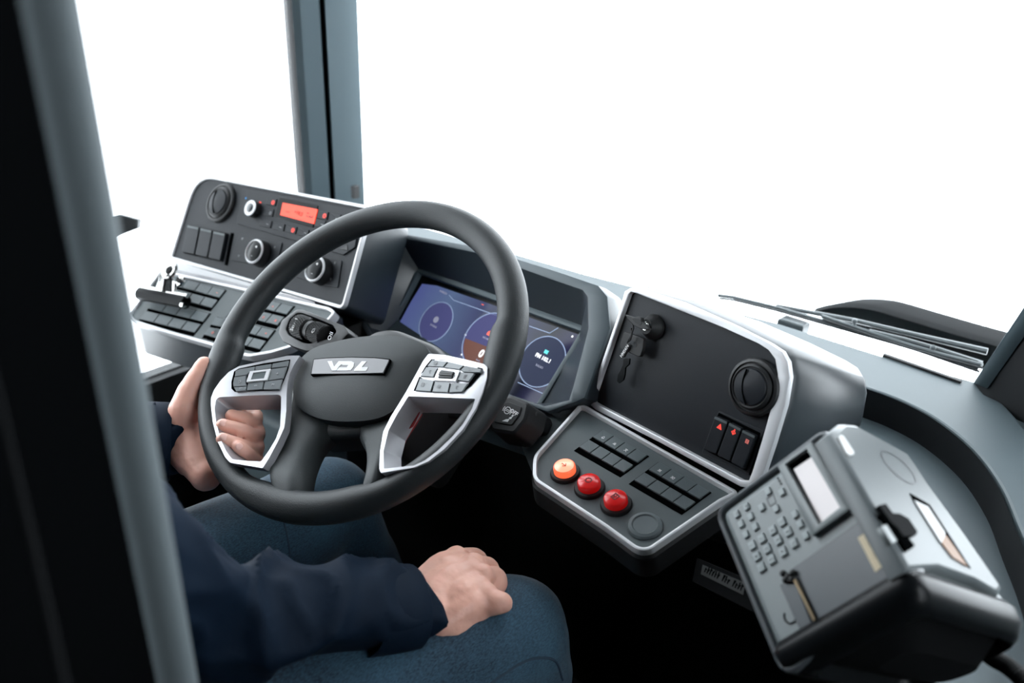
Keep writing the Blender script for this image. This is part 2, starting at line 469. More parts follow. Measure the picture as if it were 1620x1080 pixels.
XL, XR, ZC = -0.80, 1.75, 2.08
def wbox(x0, x1, y0, y1, z0, z1, bev=0.0):
    return MB().box(((x0 + x1) / 2, (y0 + y1) / 2, (z0 + z1) / 2), (x1 - x0, y1 - y0, z1 - z0), bev)
struct(wbox(XL - 0.06, XR + 0.06, -2.6, 0.9, -0.42, -0.36).build('floor', floorm))
struct(wbox(XL - 0.06, 0.55, -1.2, 0.8, -0.36, 0.0).build('floor_platform', floorm))
struct(wbox(XL - 0.06, XR + 0.06, -2.6, 0.85, ZC, ZC + 0.05).build('ceiling', ceilm))
struct(wbox(XL - 0.06, XR + 0.06, -2.66, -2.6, -0.42, ZC + 0.05).build('wall_rear', wallm))
sill = onp((258, 599), (XL, 0, 0), (1, 0, 0)).z
struct(wbox(XL - 0.06, XL, -2.6, 0.8, -0.36, sill).build('wall_left', wallm))
struct(wbox(XL - 0.06, XL, -2.6, -1.0, sill, ZC).build('wall_left_rear', wallm))
struct(wbox(XR, XR + 0.06, -2.6, -0.60, -0.36, ZC).build('wall_right', wallm))
struct(wbox(XR, XR + 0.06, -0.60, 0.85, -0.36, 0.85).build('wall_right_lower', wallm))
struct(wbox(XR, XR + 0.06, 0.10, 0.85, 0.85, ZC).build('wall_right_front', wallm))
# unseen front door glass on the right, opening sized to light the palm
struct(wbox(XR + 0.02, XR + 0.026, -0.60, 0.10, 0.85, ZC).build('window_3', glassm))

# side window with its printed dot edge along the sill
struct(wbox(XL - 0.03, XL - 0.024, -1.0, 0.62, sill - 0.02, ZC).build('window_1', glassm))
q = MB()
for i in range(230):
    q.prism([(a.x, a.y) for a in circle(-1.0 + i * 0.007, sill + 0.001, 0.0032, 8)], 0, 0.0006)
q.xf(Matrix(((0, 0, 1, XL - 0.023), (1, 0, 0, 0), (0, 1, 0, 0), (0, 0, 0, 1))))
struct(q.build('trim_1', blackm, flat=True))

# left windscreen pillar: rubber edge, inner cover, groove, outer cover
pl = [at(p, 150, t) for p, t in ((459.5, 1.99), (472, 1.93), (484, 1.925), (512, 1.935), (514, 1.955), (520, 1.955), (522, 1.94), (571, 1.97), (570, 2.03))]
ring = [V((p.x, p.y)) for p in pl]
def vprism(pts2, z0, z1):
    return MB().prism(pts2, z0, z1)
cxy = V((CAM.x, CAM.y)); back = [r + (r - cxy).normalized() * 0.09 + o_ for r, o_ in ((ring[-1], V((-0.012, -0.004))), (ring[0], V((0.012, 0.004))))]
o = vprism([ring[2], ring[3], ring[4], ring[5], ring[6], ring[7], ring[8], back[0], back[1], ring[1]], 0.5, ZC).build('trim_2', pillarm, sharp=30)
struct(o)
struct(vprism([ring[0] + V((0, -0.002)), ring[1], ring[2] + V((0.0, 0.0)), ring[2] + V((-0.01, 0.03)), ring[0] + V((-0.02, 0.03))], 0.5, ZC).build('trim_3', navyp))
struct(vprism([ring[4] - V((0.001, 0.0012)), ring[5] - V((-0.001, 0.0012)), ring[5] + V((0, 0.004)), ring[4] + V((0, 0.004))], 0.5, ZC).build('trim_4', blackm))
# small clip low on the pillar
q = MB(); q.box((0, 0, 0), (0.012, 0.016, 0.03), 0.003); q.xf(Matrix.Translation(at(562, 303, 1.93)))
tag(q.build('pillar_clip', rubber), 'small dark clip low on the grey pillar beside the windscreen', 'clip')

struct(wbox(XL, XR, 0.76, 0.82, -0.42, 0.64).build('wall_front', wallm))
# windscreen: gently curved sheet
LZ = 0.72
zb = LZ - 0.01
wl = [V((-0.70, 0.70)), V((-0.45, 0.735)), V((0.0, 0.745)), (V((0.4, 0.745))), V((0.66, 0.735)), V((1.2, 0.70)), V((1.7, 0.60))]
R0 = [V((p.x, p.y, zb)) for p in wl]; R1 = [V((p.x, p.y - 0.03, ZC)) for p in wl]
q = MB(); q.loops([R0, R1, [p + V((0, 0.006, 0)) for p in R1], [p + V((0, 0.006, 0)) for p in R0]], False, False, closed=False)
struct(q.build('window_2', glassm, sharp=60))
# right pillar at the end of the driver's windscreen
def opx(p, y): return onp(p, (0, y, 0), (0, 1, 0))
q = MB()
b0 = [opx((1541, 604), 0.69), opx((1562, 612), 0.66), opx((1700, 700), 0.60)]
t0 = [opx((1541 + 150, 604 - 225), 0.69), opx((1562 + 160, 612 - 225), 0.66), opx((1860, 475), 0.60)]
sh = V((0.03, 0.10, 0))
bt = [p + (p - t) * 0.35 for p, t in zip(b0, t0)]
tt = [p + (t - p) * ((ZC - p.z) / (t.z - p.z)) for p, t in zip(b0, t0)]
lo = lambda r: [r[0], r[1], r[2], r[2] + sh, r[0] + sh * 0.7]
q.loops([lo(bt), lo(tt)])
pr = q.build('trim_5', navyp, sharp=20); struct(pr)
q = MB(); e = V((0, -0.004, 0))
q.loops([[b0[0] + e, b0[1] + e * 1.5, b0[1] + V((0.002, 0.003, 0)), b0[0] + V((0, 0.004, 0))], [tt[0] + e, tt[1] + e * 1.5, tt[1] + V((0.002, 0.003, 0)), tt[0] + V((0, 0.004, 0))]])
struct(q.build('trim_6', pillarm, sharp=20))

# ---------------------------------------------------------------- dashboard body
dash = thing('dashboard', 'long grey-green dashboard running under the windscreen behind all the consoles', 'dashboard', Matrix.Translation((0, 0.5, 0.0)))
dash['kind'] = 'thing'
def dbox(x0, x1, y0, y1, z0, z1, bev=0.0):
    return wbox(x0, x1, y0 - 0.5, y1 - 0.5, z0, z1, bev)
def onz(p, z):
    a = onp(p, (0, 0, z), (0, 0, 1)); return V((a.x, a.y - 0.5))
TZ = 0.672
inner = smooth_open([onz(p, LZ) for p in ((1300, 596), (1366, 612), (1425, 633), (1482, 663), (1540, 710), (1583, 768), (1611, 832), (1642, 905), (1668, 1000), (1690, 1120))], 5)
far = [onz(p, LZ) for p in ((1541, 603), (1400, 564), (1225, 509), (1080, 472), (930, 434))]
outer_r = smooth_open([onz(p, LZ) for p in ((1541, 603), (1578, 630), (1606, 658), (1630, 690), (1680, 770), (1760, 900), (1830, 1100))], 4)
led = [V((far[-1].x - 0.6, far[-1].y))] + far[::-1][1:] + outer_r[1:]
led = [V((-0.74, far[-1].y)), V((-0.2, far[-1].y))] + far[::-1] + outer_r[1:] + inner[::-1] + [V((0.2, -0.10)), V((-0.74, -0.10))]
MB().prism(led, LZ - 0.06, LZ, 0.004, 2).build('dash_top', dashm, dash)
tray = [p for p in inner] + [onz(p, TZ) for p in ((1500, 1180), (1420, 1120), (1380, 1000), (1310, 860), (1260, 760), (1250, 680))]
tray = [p + V((0.012, 0.006)) if i < len(inner) else p for i, p in enumerate(tray)]
MB().prism(tray, TZ - 0.03, TZ).build('lower_tray', dashm, dash)
# rubber lined step between tray and ledge
q = MB()
n_ = len(inner)
iw = [p + V((0.004, 0.004)) for p in inner]
A = [V((*p, LZ - 0.001)) for p in inner]; B = [V((*p, TZ - 0.004)) for p in inner]
Cc = [V((*(p + V((0.01, 0.006))), TZ - 0.004)) for p in inner]; D = [V((*(p + V((0.01, 0.006))), LZ - 0.001)) for p in inner]
off = lambda L, d: [p + V((d[0], d[1], 0)) for p in L]
q.loops([off(A, (-0.003, -0.002)), off(B, (-0.003, -0.002)), Cc, D], False, False, closed=False)
q.build('step_liner', navyp, dash)
# dark lower bulkhead and body
dbox(-0.76, 0.55, 0.40, 0.62, 0.0, LZ - 0.07).build('lower_bulkhead', voidm, dash)
dbox(-0.76, -0.26, 0.20, 0.42, 0.38, 0.70).build('side_body', darkpl, dash)
# fascia sheet under the display, round the steering column
FD = Frame(onp((855, 642), FC.o, FC.n) + V((0, -0.004, -0.006)), (-0.05, -0.42, 0.91), (1, 0, 0))
fa = FD.P([(470, 505), (560, 492), (618, 470), (870, 585), (960, 625), (985, 660), (905, 735), (846, 700), (830, 700), (700, 655), (560, 590), (480, 560)])
fq = MB().prism(fa, -0.035, 0.0, 0.004)
fq.xf(Matrix.Translation((0, -0.5, 0)) @ FD.M)
fq.build('fascia', dashm, dash)
# dark demister slot near the windscreen
q = MB(); a, b = onz((1404, 560), LZ), onz((1517, 603), LZ)
a += V((0, -0.012)); b += V((0, -0.004)); q.stroke([a, b], 0.007, LZ - 0.002, 0.006)
q.build('demister_slot', rubber, dash)
# grey knee panel and ledge low on the left
dbox(-0.46, -0.27, 0.10, 0.20, 0.30, 0.53, 0.02).build('knee_panel', dashm, dash)
struct(wbox(XL, XL + 0.10, -0.7, 0.16, 0.30, 0.36, 0.01).build('trim_7', dashm))

# dark cover falling away to the right of the dashboard
rc_ = [p + V((0.006, 0)) for p in outer_r]
MB().prism(rc_ + [V((1.6, rc_[-1].y)), V((1.6, rc_[0].y + 0.05))], LZ - 0.10, LZ - 0.012).build('end_cover', dashm, dash)

# ---------------------------------------------------------------- outside: wipers and cowl
YW = 0.80
def wpx(p, y=YW): return opx(p, y)
def bar(q, p0, p1, r, y=YW, n=8):
    q.tube([wpx(p0, y), wpx(p1, y)], r, n)
def wiper(label, arm, blade, joints, struts=()):
    base = wpx(arm[-1]); t = thing('wiper', label, 'wiper', Matrix.Translation(base), 'windscreen wipers')
    mv = Matrix.Translation(-base)
    q = MB(); q.tube([wpx(p) for p in arm], [0.0045] * (len(arm) - 1) + [0.006], 8); q.xf(mv); q.build('wiper_arm', metalw, t)
    q = MB(); q.tube([wpx(p, YW - 0.014) for p in blade], 0.0036, 8, ell=1.0); q.xf(mv); q.build('blade_holder', metalw, t)
    q = MB(); q.tube([wpx((p[0] + 2, p[1] + 5), YW - 0.022) for p in blade], 0.0022, 6); q.xf(mv); q.build('rubber_blade', rubber, t)
    for p in joints:
        q = MB(); q.ball(wpx(p, YW - 0.008), 0.0050, 8); q.xf(mv); q.build('joint', metalw, t)
    for a, b in struts:
        q = MB(); q.tube([wpx(a), wpx(b, YW - 0.012)], 0.003, 8); q.xf(mv); q.build('strut', metalw, t)
    return t
wiper('longer black wiper lying across the windscreen with its tip above the storage box', [(1228, 484), (1352, 507), (1450, 530), (1562, 556)],
      [(1136, 467), (1160, 470), (1226, 486), (1293, 505), (1400, 535), (1490, 561), (1552, 577)], [(1352, 508)], [((1352, 508), (1352, 518))])
wiper('shorter wiper behind the long blade, pivoting low beside the right pillar', [(1375, 524), (1430, 537), (1476, 550), (1553, 576)],
      [(1300, 500), (1380, 527), (1460, 553), (1548, 583)], [(1476, 550), (1550, 576)])
# dark hump of the body outside, behind the wipers
cp = smooth_open([(1285, 494), (1310, 488), (1335, 486), (1365, 488), (1390, 493), (1450, 511), (1520, 532), (1585, 550)], 4) + [V((1600, 600)), V((1500, 566)), V((1400, 533)), V((1330, 508))]
cw = [opx(p, 0.98) for p in cp]
q = MB(); q.loops([[p for p in cw], [p + V((0, 0.02, 0.004)) for p in cw], [p + V((0.02, 0.12, -0.01)) for p in cw]])
c0 = cen(cw); c0 = V((sum(p.x for p in cw), sum(p.y for p in cw), sum(p.z for p in cw))) / len(cw)
q.xf(Matrix.Translation(-c0)); o = q.build('outside_cover', voidm, sharp=50); o.location = c0
tag(o, 'dark rounded body cover outside the windscreen behind the wipers', 'cover')
# wiper pivot block seen over the dashboard edge
q = MB(); q.box((0, 0, 0), (0.05, 0.03, 0.022), 0.006); pb = wpx((1255, 514), 0.775); q.xf(Matrix.Rotation(-0.1, 4, 'Z'))
o = q.build('pivot_block', metalw); o.location = pb
tag(o, 'small grey pivot block just outside the glass under the long wiper', 'pivot block')
# mirror bracket outside the side window
q = MB(); fb = Frame(at(205, 345, 1.62), (0.75, -0.6, 0.25), (0.6, 0.75, 0))
q.prism(fb.P([(150, 352), (188, 339), (200, 342), (218, 347), (217, 361), (196, 369), (150, 386)]), -0.03, 0.0, 0.003)
q.tube([fb.loc(at(165, 362, 1.62)), fb.loc(V((-0.79, -0.06, 0.81)))], 0.012, 10)
o = q.build('mirror_bracket', metalw); o.matrix_world = fb.M
tag(o, 'small dark bracket at the side window, half hidden behind the blurred pillar', 'bracket')

# ---------------------------------------------------------------- blurred partition edge at the near left
def hz(px, py, t):
    a = at(px, py, t); return V((a.x, a.y))
e0, e1 = hz(214, 500, 0.40), hz(126, 500, 0.385)
par = thing('driver_partition', 'tall dark partition with a grey padded edge at the near left, out of focus', 'partition', Matrix.Translation((e0.x, e0.y, -0.36)))
loc2 = lambda p: V((p.x - e0.x, p.y - e0.y))
d = (e1 - e0); nrm = V((-d.y, d.x)).normalized()
if nrm.dot(V((CAM.x, CAM.y)) - e0) < 0: nrm = -nrm
prof = []
for i in range(11):
    t = i / 10; a = e0 + d * t + nrm * 0.006 * math.sin(math.pi * min(1, t * 1.2)) ; prof.append(loc2(a))
bk = [loc2(e1 - nrm * 0.02), loc2(e0 - nrm * 0.02)]
MB().prism(prof + bk, 0.0, 2.42).build('edge_padding', edgem, par, sharp=60)
p0 = e1 + d * -0.02; p1 = V((p0.x - 0.015, p0.y - 0.75))
MB().prism([loc2(p0 + V((0.002, 0.0))), loc2(p0 + V((-0.03, 0))), loc2(p1 + V((-0.05, 0))), loc2(p1 + V((0.0, 0)))], 0.0, 2.42).build('partition_panel', blackm, par)
s0, s1 = hz(-6, 660, 0.345), hz(16, 660, 0.345)
def tiltp(px, py): return at(px, py, 0.36)
q = MB(); o3 = V((e0.x, e0.y, -0.36))
q.tube([tiltp(-30, 520) - o3, tiltp(8, 680) - o3, tiltp(60, 900) - o3, tiltp(105, 1100) - o3], 0.0016, 8); q.build('seam_strip', voidm, par)
# ---------------------------------------------------------------- steering wheel
def wz(p):
    r = math.hypot(p.x, p.y); t = max(0.0, min(1.0, (r - 0.07) / 0.14)); t = t * t * (3 - 2 * t)
    return -0.016 + 0.036 * t
def WL(p, dz=0.0):
    a = FW.L(p, 0.0)
    for _ in range(6): a = FW.L(p, wz(a) + dz)
    return V((a.x, a.y, wz(a) + dz))
def WLs(pts, dz=0.0): return [WL(p, dz) for p in pts]
wheel = thing('steering_wheel', 'large black bus steering wheel with silver spokes in front of the driver', 'steering wheel', FW)
def sm(x): x = max(0.0, min(1.0, x)); return x * x * (3 - 2 * x)
def grip(d):
    d = (d + 180) % 360 - 180
    dl = d if d > 0 else d + 360
    R_ = sm((29.5 - d) / 5) * sm((d - 2) / 16); L_ = sm((dl - 195.5) / 5) * sm((222 - dl) / 16)
    slim = max(sm((14 - d) / 12) * sm((d + 52) / 14), sm((dl - 208) / 12) * sm((276 - dl) / 14))
    return max(R_, L_) - 0.55 * slim
q = MB(); N = 192; rings = []
for i in range(N):
    dg = 360 * i / N; g = grip(dg); th = math.radians(dg)
    rr, rz = 0.0195 + (0.0035 if g > 0 else 0.006) * g, 0.0185 + 0.001 * g
    rc = 0.2352 - rr
    er = V((math.cos(th), math.sin(th), 0))
    rings.append([er * (rc + rr * math.cos(k)) + V((0, 0, rz * math.sin(k))) for k in (2 * math.pi * j / 28 for j in range(28))])
q.loops(rings, ringclosed=True); q.build('rim', leather, wheel, sharp=80)

# hub body with the two lower spokes
def spoke(q, le, re, th=0.03):
    dzs = [-0.034, -0.032, -0.024, -0.015, -0.010, -0.012]
    Ls, Rs = smooth_open([WL(p, d) for p, d in zip(le, dzs)], 4), smooth_open([WL(p, d) for p, d in zip(re, dzs)], 4)
    R = []
    for a, b in zip(Ls, Rs):
        r = []
        for k in range(9):
            t = k / 8; p = a.lerp(b, t); r.append(p + V((0, 0, 0.004 * (1 - (2 * t - 1) ** 4) - 0.010 * abs(2 * t - 1) ** 6)))
        R.append(r + [b + V((0, 0, -th)), a + V((0, 0, -th))])
    q.loops(R)
q = MB()
spoke(q, [(459, 585), (453, 640), (443, 690), (428, 728), (421, 748), (434, 795)], [(540, 630), (524, 676), (497, 703), (481, 735), (474, 765), (470, 803)])
spoke(q, [(560, 630), (562, 684), (574, 712), (577, 738), (572, 765), (560, 803)], [(668, 590), (640, 640), (620, 688), (607, 722), (601, 752), (598, 790)])
q.prism([(a.x, a.y) for a in [FW.L(p, -0.05) for p in ((480, 560), (660, 550), (672, 590), (640, 650), (590, 690), (500, 696), (462, 640))]], -0.09, -0.045, 0.01)
q.build('hub', hubpl, wheel, sharp=40)
# airbag pad
pad = [(462, 600), (470, 570), (492, 549), (530, 537), (570, 530), (612, 528), (650, 534), (672, 546), (676, 562), (662, 590), (644, 620), (622, 645), (596, 659), (560, 664), (520, 663), (490, 655), (468, 640), (461, 620)]
pz = -0.024
def padL(p, z): return FW.L(p, z)
p2 = smooth_closed([padL(p, pz) for p in pad], 3)
MB().cushion(p2, pz - 0.032, pz - 0.004, 0.012, 8).build('airbag_pad', hubpl, wheel, sharp=60)
PZ = pz + 0.0085
zb_ = Z(460, 510, 5.683)
bo = [FW.L(p, PZ) for p in zb_((178, 474), (205, 328), (330, 316), (560, 309), (760, 314), (895, 328), (893, 350), (838, 466), (600, 472))]
badge = MB().prism(rnd(bo, 0.0012), PZ - 0.006, PZ).build('badge_surround', blackm, wheel)
bi = offs(ccw(bo), -0.0015)
plate = MB().prism(bi, PZ - 0.002, PZ + 0.0012, 0.0005).build('badge', badgem, wheel)
PT = PZ + 0.0012
def logo(*pp): return [FW.L(p, PT) for p in zb_(*pp)]
q = MB()
q.prism(logo((332, 349), (372, 347), (392, 398), (432, 349), (470, 349), (408, 434), (372, 436)), PT, PT + 0.0007)
q.prism(logo((468, 349), (548, 349), (572, 362), (566, 398), (540, 432), (412, 434), (440, 404), (505, 404), (520, 384), (470, 384), (455, 378), (440, 392), (452, 372)), PT, PT + 0.0007)
q.prism(logo((640, 350), (685, 350), (640, 402), (698, 403), (678, 436), (568, 437), (575, 420)), PT, PT + 0.0007)
q.build('badge_lettering', white, plate, flat=True)

# bezels: silver frames with a button opening above and an open hole below
def bez(outer, hole, deep, shift, holez=-0.03):
    """outer outline, front edge of the open hole and a deep inner lip, all in pixels"""
    q = MB()
    O = WLs(smooth_closed(rnd(outer, 2.5, 3), 2)); H = WLs(smooth_closed(rnd(hole, 2.5, 3), 2))
    q2 = bmesh.new()
    # face between outer outline and hole: fill with edge loops
    vo = [q.bm.verts.new(p) for p in O]; vh = [q.bm.verts.new(p) for p in H]
    eds = [q.bm.edges.new((vo[i], vo[(i + 1) % len(vo)])) for i in range(len(vo))] + [q.bm.edges.new((vh[i], vh[(i + 1) % len(vh)])) for i in range(len(vh))]
    bmesh.ops.triangle_fill(q.bm, use_beauty=True, use_dissolve=False, edges=eds)
    # outer skirt
    so = [q.bm.verts.new(p + V((0, 0, -0.012))) for p in O]
    for i in range(len(vo)):
        k = (i + 1) % len(vo); q.bm.faces.new((vo[i], vo[k], so[k], so[i]))
    # hole wall leading back to the deep lip
    ce = V((sum(p.x for p in H), sum(p.y for p in H), 0)) / len(H)
    prev = vh
    for fz, fs in ((-0.002, 0.985), (-0.03, deep)):
        cur = [q.bm.verts.new(V((ce.x + (p.x - ce.x) * fs, ce.y + (p.y - ce.y) * fs, p.z + fz))) for p in H]
        for i in range(len(H)):
            k = (i + 1) % len(H); q.bm.faces.new((prev[i], prev[k], cur[k], cur[i]))
        prev = cur
    return q, [v.co.copy() for v in prev]
zl = Z(320, 540, 5.144)
Lo = zl((795, 114), (748, 185), (712, 260), (694, 340), (686, 430), (684, 560), (668, 700), (615, 815), (545, 945), (492, 1030), (360, 1008), (225, 985), (185, 940), (125, 815), (84, 650), (70, 520), (70, 460), (95, 395), (150, 315), (215, 248), (300, 200), (500, 157), (690, 116))
Lh = zl((112, 470), (140, 452), (380, 440), (620, 432), (642, 445), (640, 560), (634, 690), (600, 790), (540, 890), (478, 976), (360, 970), (245, 958), (200, 900), (150, 800), (112, 650), (100, 540))
q, lipL = bez(Lo, Lh, 0.87, 0)
bl = q.build('left_bezel', bezelm, wheel, sharp=30)
zr = Z(590, 540, 4.91)
Ro = zr((432, 95), (560, 105), (700, 135), (865, 176), (890, 200), (884, 280), (850, 400), (800, 520), (700, 680), (560, 830), (430, 930), (320, 978), (180, 1000), (60, 1020), (50, 990), (55, 850), (80, 700), (140, 580), (200, 485), (255, 395), (330, 260), (390, 150))
Rh = zr((275, 425), (420, 430), (600, 436), (795, 445), (770, 520), (700, 640), (620, 735), (500, 850), (400, 925), (320, 962), (200, 975), (85, 988), (82, 850), (120, 690), (190, 560), (235, 490))
q, lipR = bez(Ro, Rh, 0.86, 0)
br = q.build('right_bezel', bezelm, wheel, sharp=30)
# red reflection built as a dark strip behind the right-hand hole's left wall
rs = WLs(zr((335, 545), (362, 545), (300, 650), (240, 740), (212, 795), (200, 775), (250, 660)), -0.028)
q = MB(); q.loops([[p + V((0, 0, -0.008)) for p in rs], rs]); q.build('red_reflection', redrefl, br)

def pod(parent, zf, outline, keys, ringp, inner_p, inner_rib, name):
    po = WLs(zf(*outline))
    q = MB(); q.loops([[p + V((0, 0, -0.004)) for p in po], [p + V((0, 0, 0.0008)) for p in po]])
    base = q.build(name, blackm, parent)
    for pts, ic in keys:
        kp = WLs(zf(*pts), 0.003); c3 = sum(kp, V((0, 0, 0))) / len(kp)
        k2 = [c3 + (p - c3) * 0.95 for p in kp]
        q = MB(); q.loops([[p - V((0, 0, 0.004)) for p in kp], [p - V((0, 0, 0.0008)) for p in kp], k2])
        kb = q.build('key', podkey, base, sharp=50)
        s = 0.0032
        for j, (kind, dx) in enumerate(ic):
            ang = math.radians(10)
            if kind in ICON: icon(kind, kb, greyprint, c3.x + dx, c3.y + dx * 0.2, c3.z + 0.0002, s, 0.0007, rot=math.radians(22))
            else: text('lettering', kind, greyprint, kb, c3.x + dx, c3.y + dx * 0.3, c3.z + 0.0002, 0.0042, math.radians(22))
    rp = WLs(zf(*ringp), 0.0045); c3 = sum(rp, V((0, 0, 0))) / len(rp)
    ip = [c3 + (p - c3) * 0.66 for p in rp]
    q = MB(); q.loops([[p - V((0, 0, 0.005)) for p in rp], rp, ip, [p - V((0, 0, 0.005)) for p in ip]], False, False, ringclosed=False)
    rg = q.build('key_ring', silver, base)
    q = MB()
    if inner_rib:
        for k in range(4):
            f0, f1 = k / 4 + 0.03, (k + 1) / 4 - 0.03
            A_, B_, C_, D_ = [c3 + (p - c3) * 0.62 for p in (rp[0], rp[1], rp[2], rp[3])] if len(rp) == 4 else (None,) * 4
            L0, L1, R0_, R1_ = A_.lerp(D_, f0), A_.lerp(D_, f1), B_.lerp(C_, f0), B_.lerp(C_, f1)
            up_ = V((0, 0, 0.0035 if k in (1, 2) else 0.002))
            q.loops([[L0 - up_ * 2, R0_ - up_ * 2, R1_ - up_ * 2, L1 - up_ * 2], [L0 + up_, R0_ + up_, R1_ + up_, L1 + up_]])
        q.build('scroll_roller', rubber, base)
    else:
        q.loops([[p - V((0, 0, 0.004)) for p in ip], [p - V((0, 0, 0.001)) for p in ip]]); q.build('centre_key', keyp, base)
    return base
pod(bl, zl, [(240, 330), (262, 245), (300, 222), (500, 180), (718, 148), (700, 230), (632, 398), (440, 405), (265, 410), (240, 385)],
    [([(268, 240), (300, 224), (426, 203), (424, 238), (380, 250), (360, 270), (262, 285)], []), ([(432, 202), (560, 182), (556, 215), (430, 235)], []), ([(570, 180), (700, 155), (690, 200), (562, 215)], []),
     ([(258, 290), (355, 275), (350, 330), (360, 362), (252, 366), (248, 340)], [('ring', 0)]), ([(565, 222), (686, 205), (655, 300), (530, 318)], [('arrow', 0)]),
     ([(255, 372), (360, 366), (352, 398), (275, 404)], [('SET', 0)]), ([(370, 340), (498, 326), (486, 388), (360, 396)], [('OFF', 0)]), ([(508, 324), (650, 308), (624, 388), (494, 390)], [('LIM', 0)])],
    [(388, 242), (555, 222), (525, 312), (358, 328)], None, False, 'left_key_pod')
pod(br, zr, [(318, 384), (365, 270), (410, 195), (455, 140), (600, 150), (850, 210), (838, 250), (760, 345), (690, 400), (500, 396)],
    [([(420, 190), (458, 143), (580, 156), (545, 196)], [('door', -0.003), ('arrow', 0.003)]), ([(552, 200), (588, 158), (706, 186), (672, 215)], []), ([(680, 220), (714, 187), (845, 214), (834, 240), (700, 234)], [('dash', 0)]),
     ([(368, 268), (412, 198), (505, 206), (488, 228), (468, 275)], [('ring', 0)]), ([(655, 298), (684, 238), (788, 247), (742, 310)], [('door', 0)]),
     ([(328, 380), (364, 283), (474, 303), (448, 388)], [('door', -0.003), ('cross', 0.003)]), ([(458, 390), (482, 308), (598, 320), (582, 394)], [('star', -0.003), ('arrow', 0.003)]), ([(590, 395), (608, 322), (738, 322), (690, 390)], [('ring', 0)])],
    [(512, 204), (672, 226), (640, 306), (472, 300)], None, True, 'right_key_pod')

# column shroud and stalks
colm = thing('steering_column', 'black steering column shroud under the wheel carrying two control levers', 'steering column', FW)
q = MB(); q.prism(rnd([(-0.075, -0.085), (0.085, -0.085), (0.085, 0.05), (0.05, 0.07), (-0.04, 0.07), (-0.075, 0.05)], 0.02), -0.22, -0.075, 0.015); q.build('shroud', darkpl, colm)
q = MB(); q.cyl(0.01, -0.02, 0.045, -0.09, -0.045, 0.005); q.build('collar', darkpl, colm)
# left lever: flat paddle with two ribbed twist rollers
FS = Frame(at(495, 522, 1.20), (-0.1, -0.72, 0.68), (1, 0.02, 0))
z4 = Z(360, 440, 6.75)
lev = thing('control_lever', 'black lever with ribbed twist rollers left of the steering column', 'lever', FS)
out = rnd(FS.P(z4((770, 345), (840, 352), (1270, 525), (1325, 600), (1240, 690), (1000, 800), (860, 790), (740, 750), (615, 690), (570, 595), (600, 470))), 0.004)
hol = rnd(FS.P(z4((775, 385), (830, 390), (1150, 520), (1190, 590), (1130, 660), (900, 715), (830, 700), (750, 660), (680, 620), (650, 560), (690, 455))), 0.004)
q = MB(); q.ring2(ccw(out), ccw(hol), -0.022, 0.006, 0.002); q.build('lever_frame', darkpl, lev)
MB().prism(out, -0.024, -0.012).build('lever_back', blackm, lev)
ax0, ax1 = FS.L(z4((735, 500))[0]), FS.L(z4((1060, 620))[0])
axd = (ax1 - ax0).normalized()
def roller(name, s0, s1, r, nr, m):
    a, b = ax0.lerp(ax1, s0), ax0.lerp(ax1, s1); L_ = (b - a).length
    M = Matrix.Translation((a.x, a.y, 0.0)) @ Matrix(((axd.x, -axd.y, 0, 0), (axd.y, axd.x, 0, 0), (0, 0, 1, 0), (0, 0, 0, 1)))
    q = MB(); n = 60; R = []
    for k in range(13):
        x = L_ * k / 12
        e = 0.9 if k in (0, 12) else 1.0
        R.append([V((x, (r * e + (0.0016 if nr and (i + (k // 2) % 2) % 2 else 0)) * math.cos(2 * math.pi * i / n), (r * e + (0.0016 if nr and (i + (k // 2) % 2) % 2 else 0)) * math.sin(2 * math.pi * i / n))) for i in range(n)])
    q.loops(R); q.xf(M); return q.build(name, m, lev, sharp=30)
roller('ribbed_roller', 0.06, 0.46, 0.0165, True, rubber)
roller('ribbed_roller', 0.60, 0.98, 0.0145, True, rubber)
roller('roller_band', 0.47, 0.59, 0.0150, False, darkpl)
ra = math.atan2(axd.y, axd.x)
text('lettering', 'Stand', white, lev, *FS.L(z4((708, 498))[0], 0.0165), 0.0165, 0.0092, ra + math.radians(100), 0.2)
text('lettering', '0', white, lev, *FS.L(z4((915, 562))[0], 0.0152), 0.0152, 0.012, ra)
text('lettering', 'OII', white, lev, *FS.L(z4((1098, 622))[0], 0.012), 0.012, 0.010, ra + math.radians(100), 0.2)
q = MB(); q.tube([V((*FS.L((545, 545)), -0.012)), FS.loc(FW.W(-0.06, 0.03, -0.12))], 0.012, 12); q.build('lever_arm', darkpl, lev)

# right lever: retarder switch
FR = Frame(at(812, 655, 1.06), (-0.06, -0.72, 0.68), (1, -0.1, 0))
z6 = Z(790, 500, 6.0)
rl = thing('control_lever', 'black lever with white OFF marking right of the steering wheel', 'lever', FR)
hd = rnd(FR.P([(770, 640), (796, 632), (806, 629), (833, 640), (828, 662), (812, 682), (780, 677)]), 0.003)
q = MB(); q.loops([[V((*p, 0.0)) for p in ccw(hd)], [V((*p, -0.002)) for p in offs(ccw(hd), 0.004)], [V((*(p + V((0.012, -0.002))), -0.03)) for p in offs(ccw(hd), 0.006)]]); q.build('lever_head', darkpl, rl, sharp=25)
fc = MB().prism(rnd(FR.P([(785, 644), (800, 637), (806, 636), (826, 644), (822, 657), (810, 673), (782, 668)]), 0.002), -0.001, 0.0018, 0.0008).build('lever_face', rubber, rl)
cc = FR.L(z6((76, 893))[0], 0.002)
q = MB(); q.stroke([cc + V((0.0048 * math.cos(t * 0.5236), 0.0048 * math.sin(t * 0.5236))) for t in range(12)], 0.0009, 0.0018, closed=True)
q.stroke([cc + V((-0.003, 0.001)), cc + V((0.003, 0.001))], 0.0008, 0.0018); q.stroke([cc + V((-0.003, -0.001)), cc + V((0.003, -0.001))], 0.0008, 0.0018)
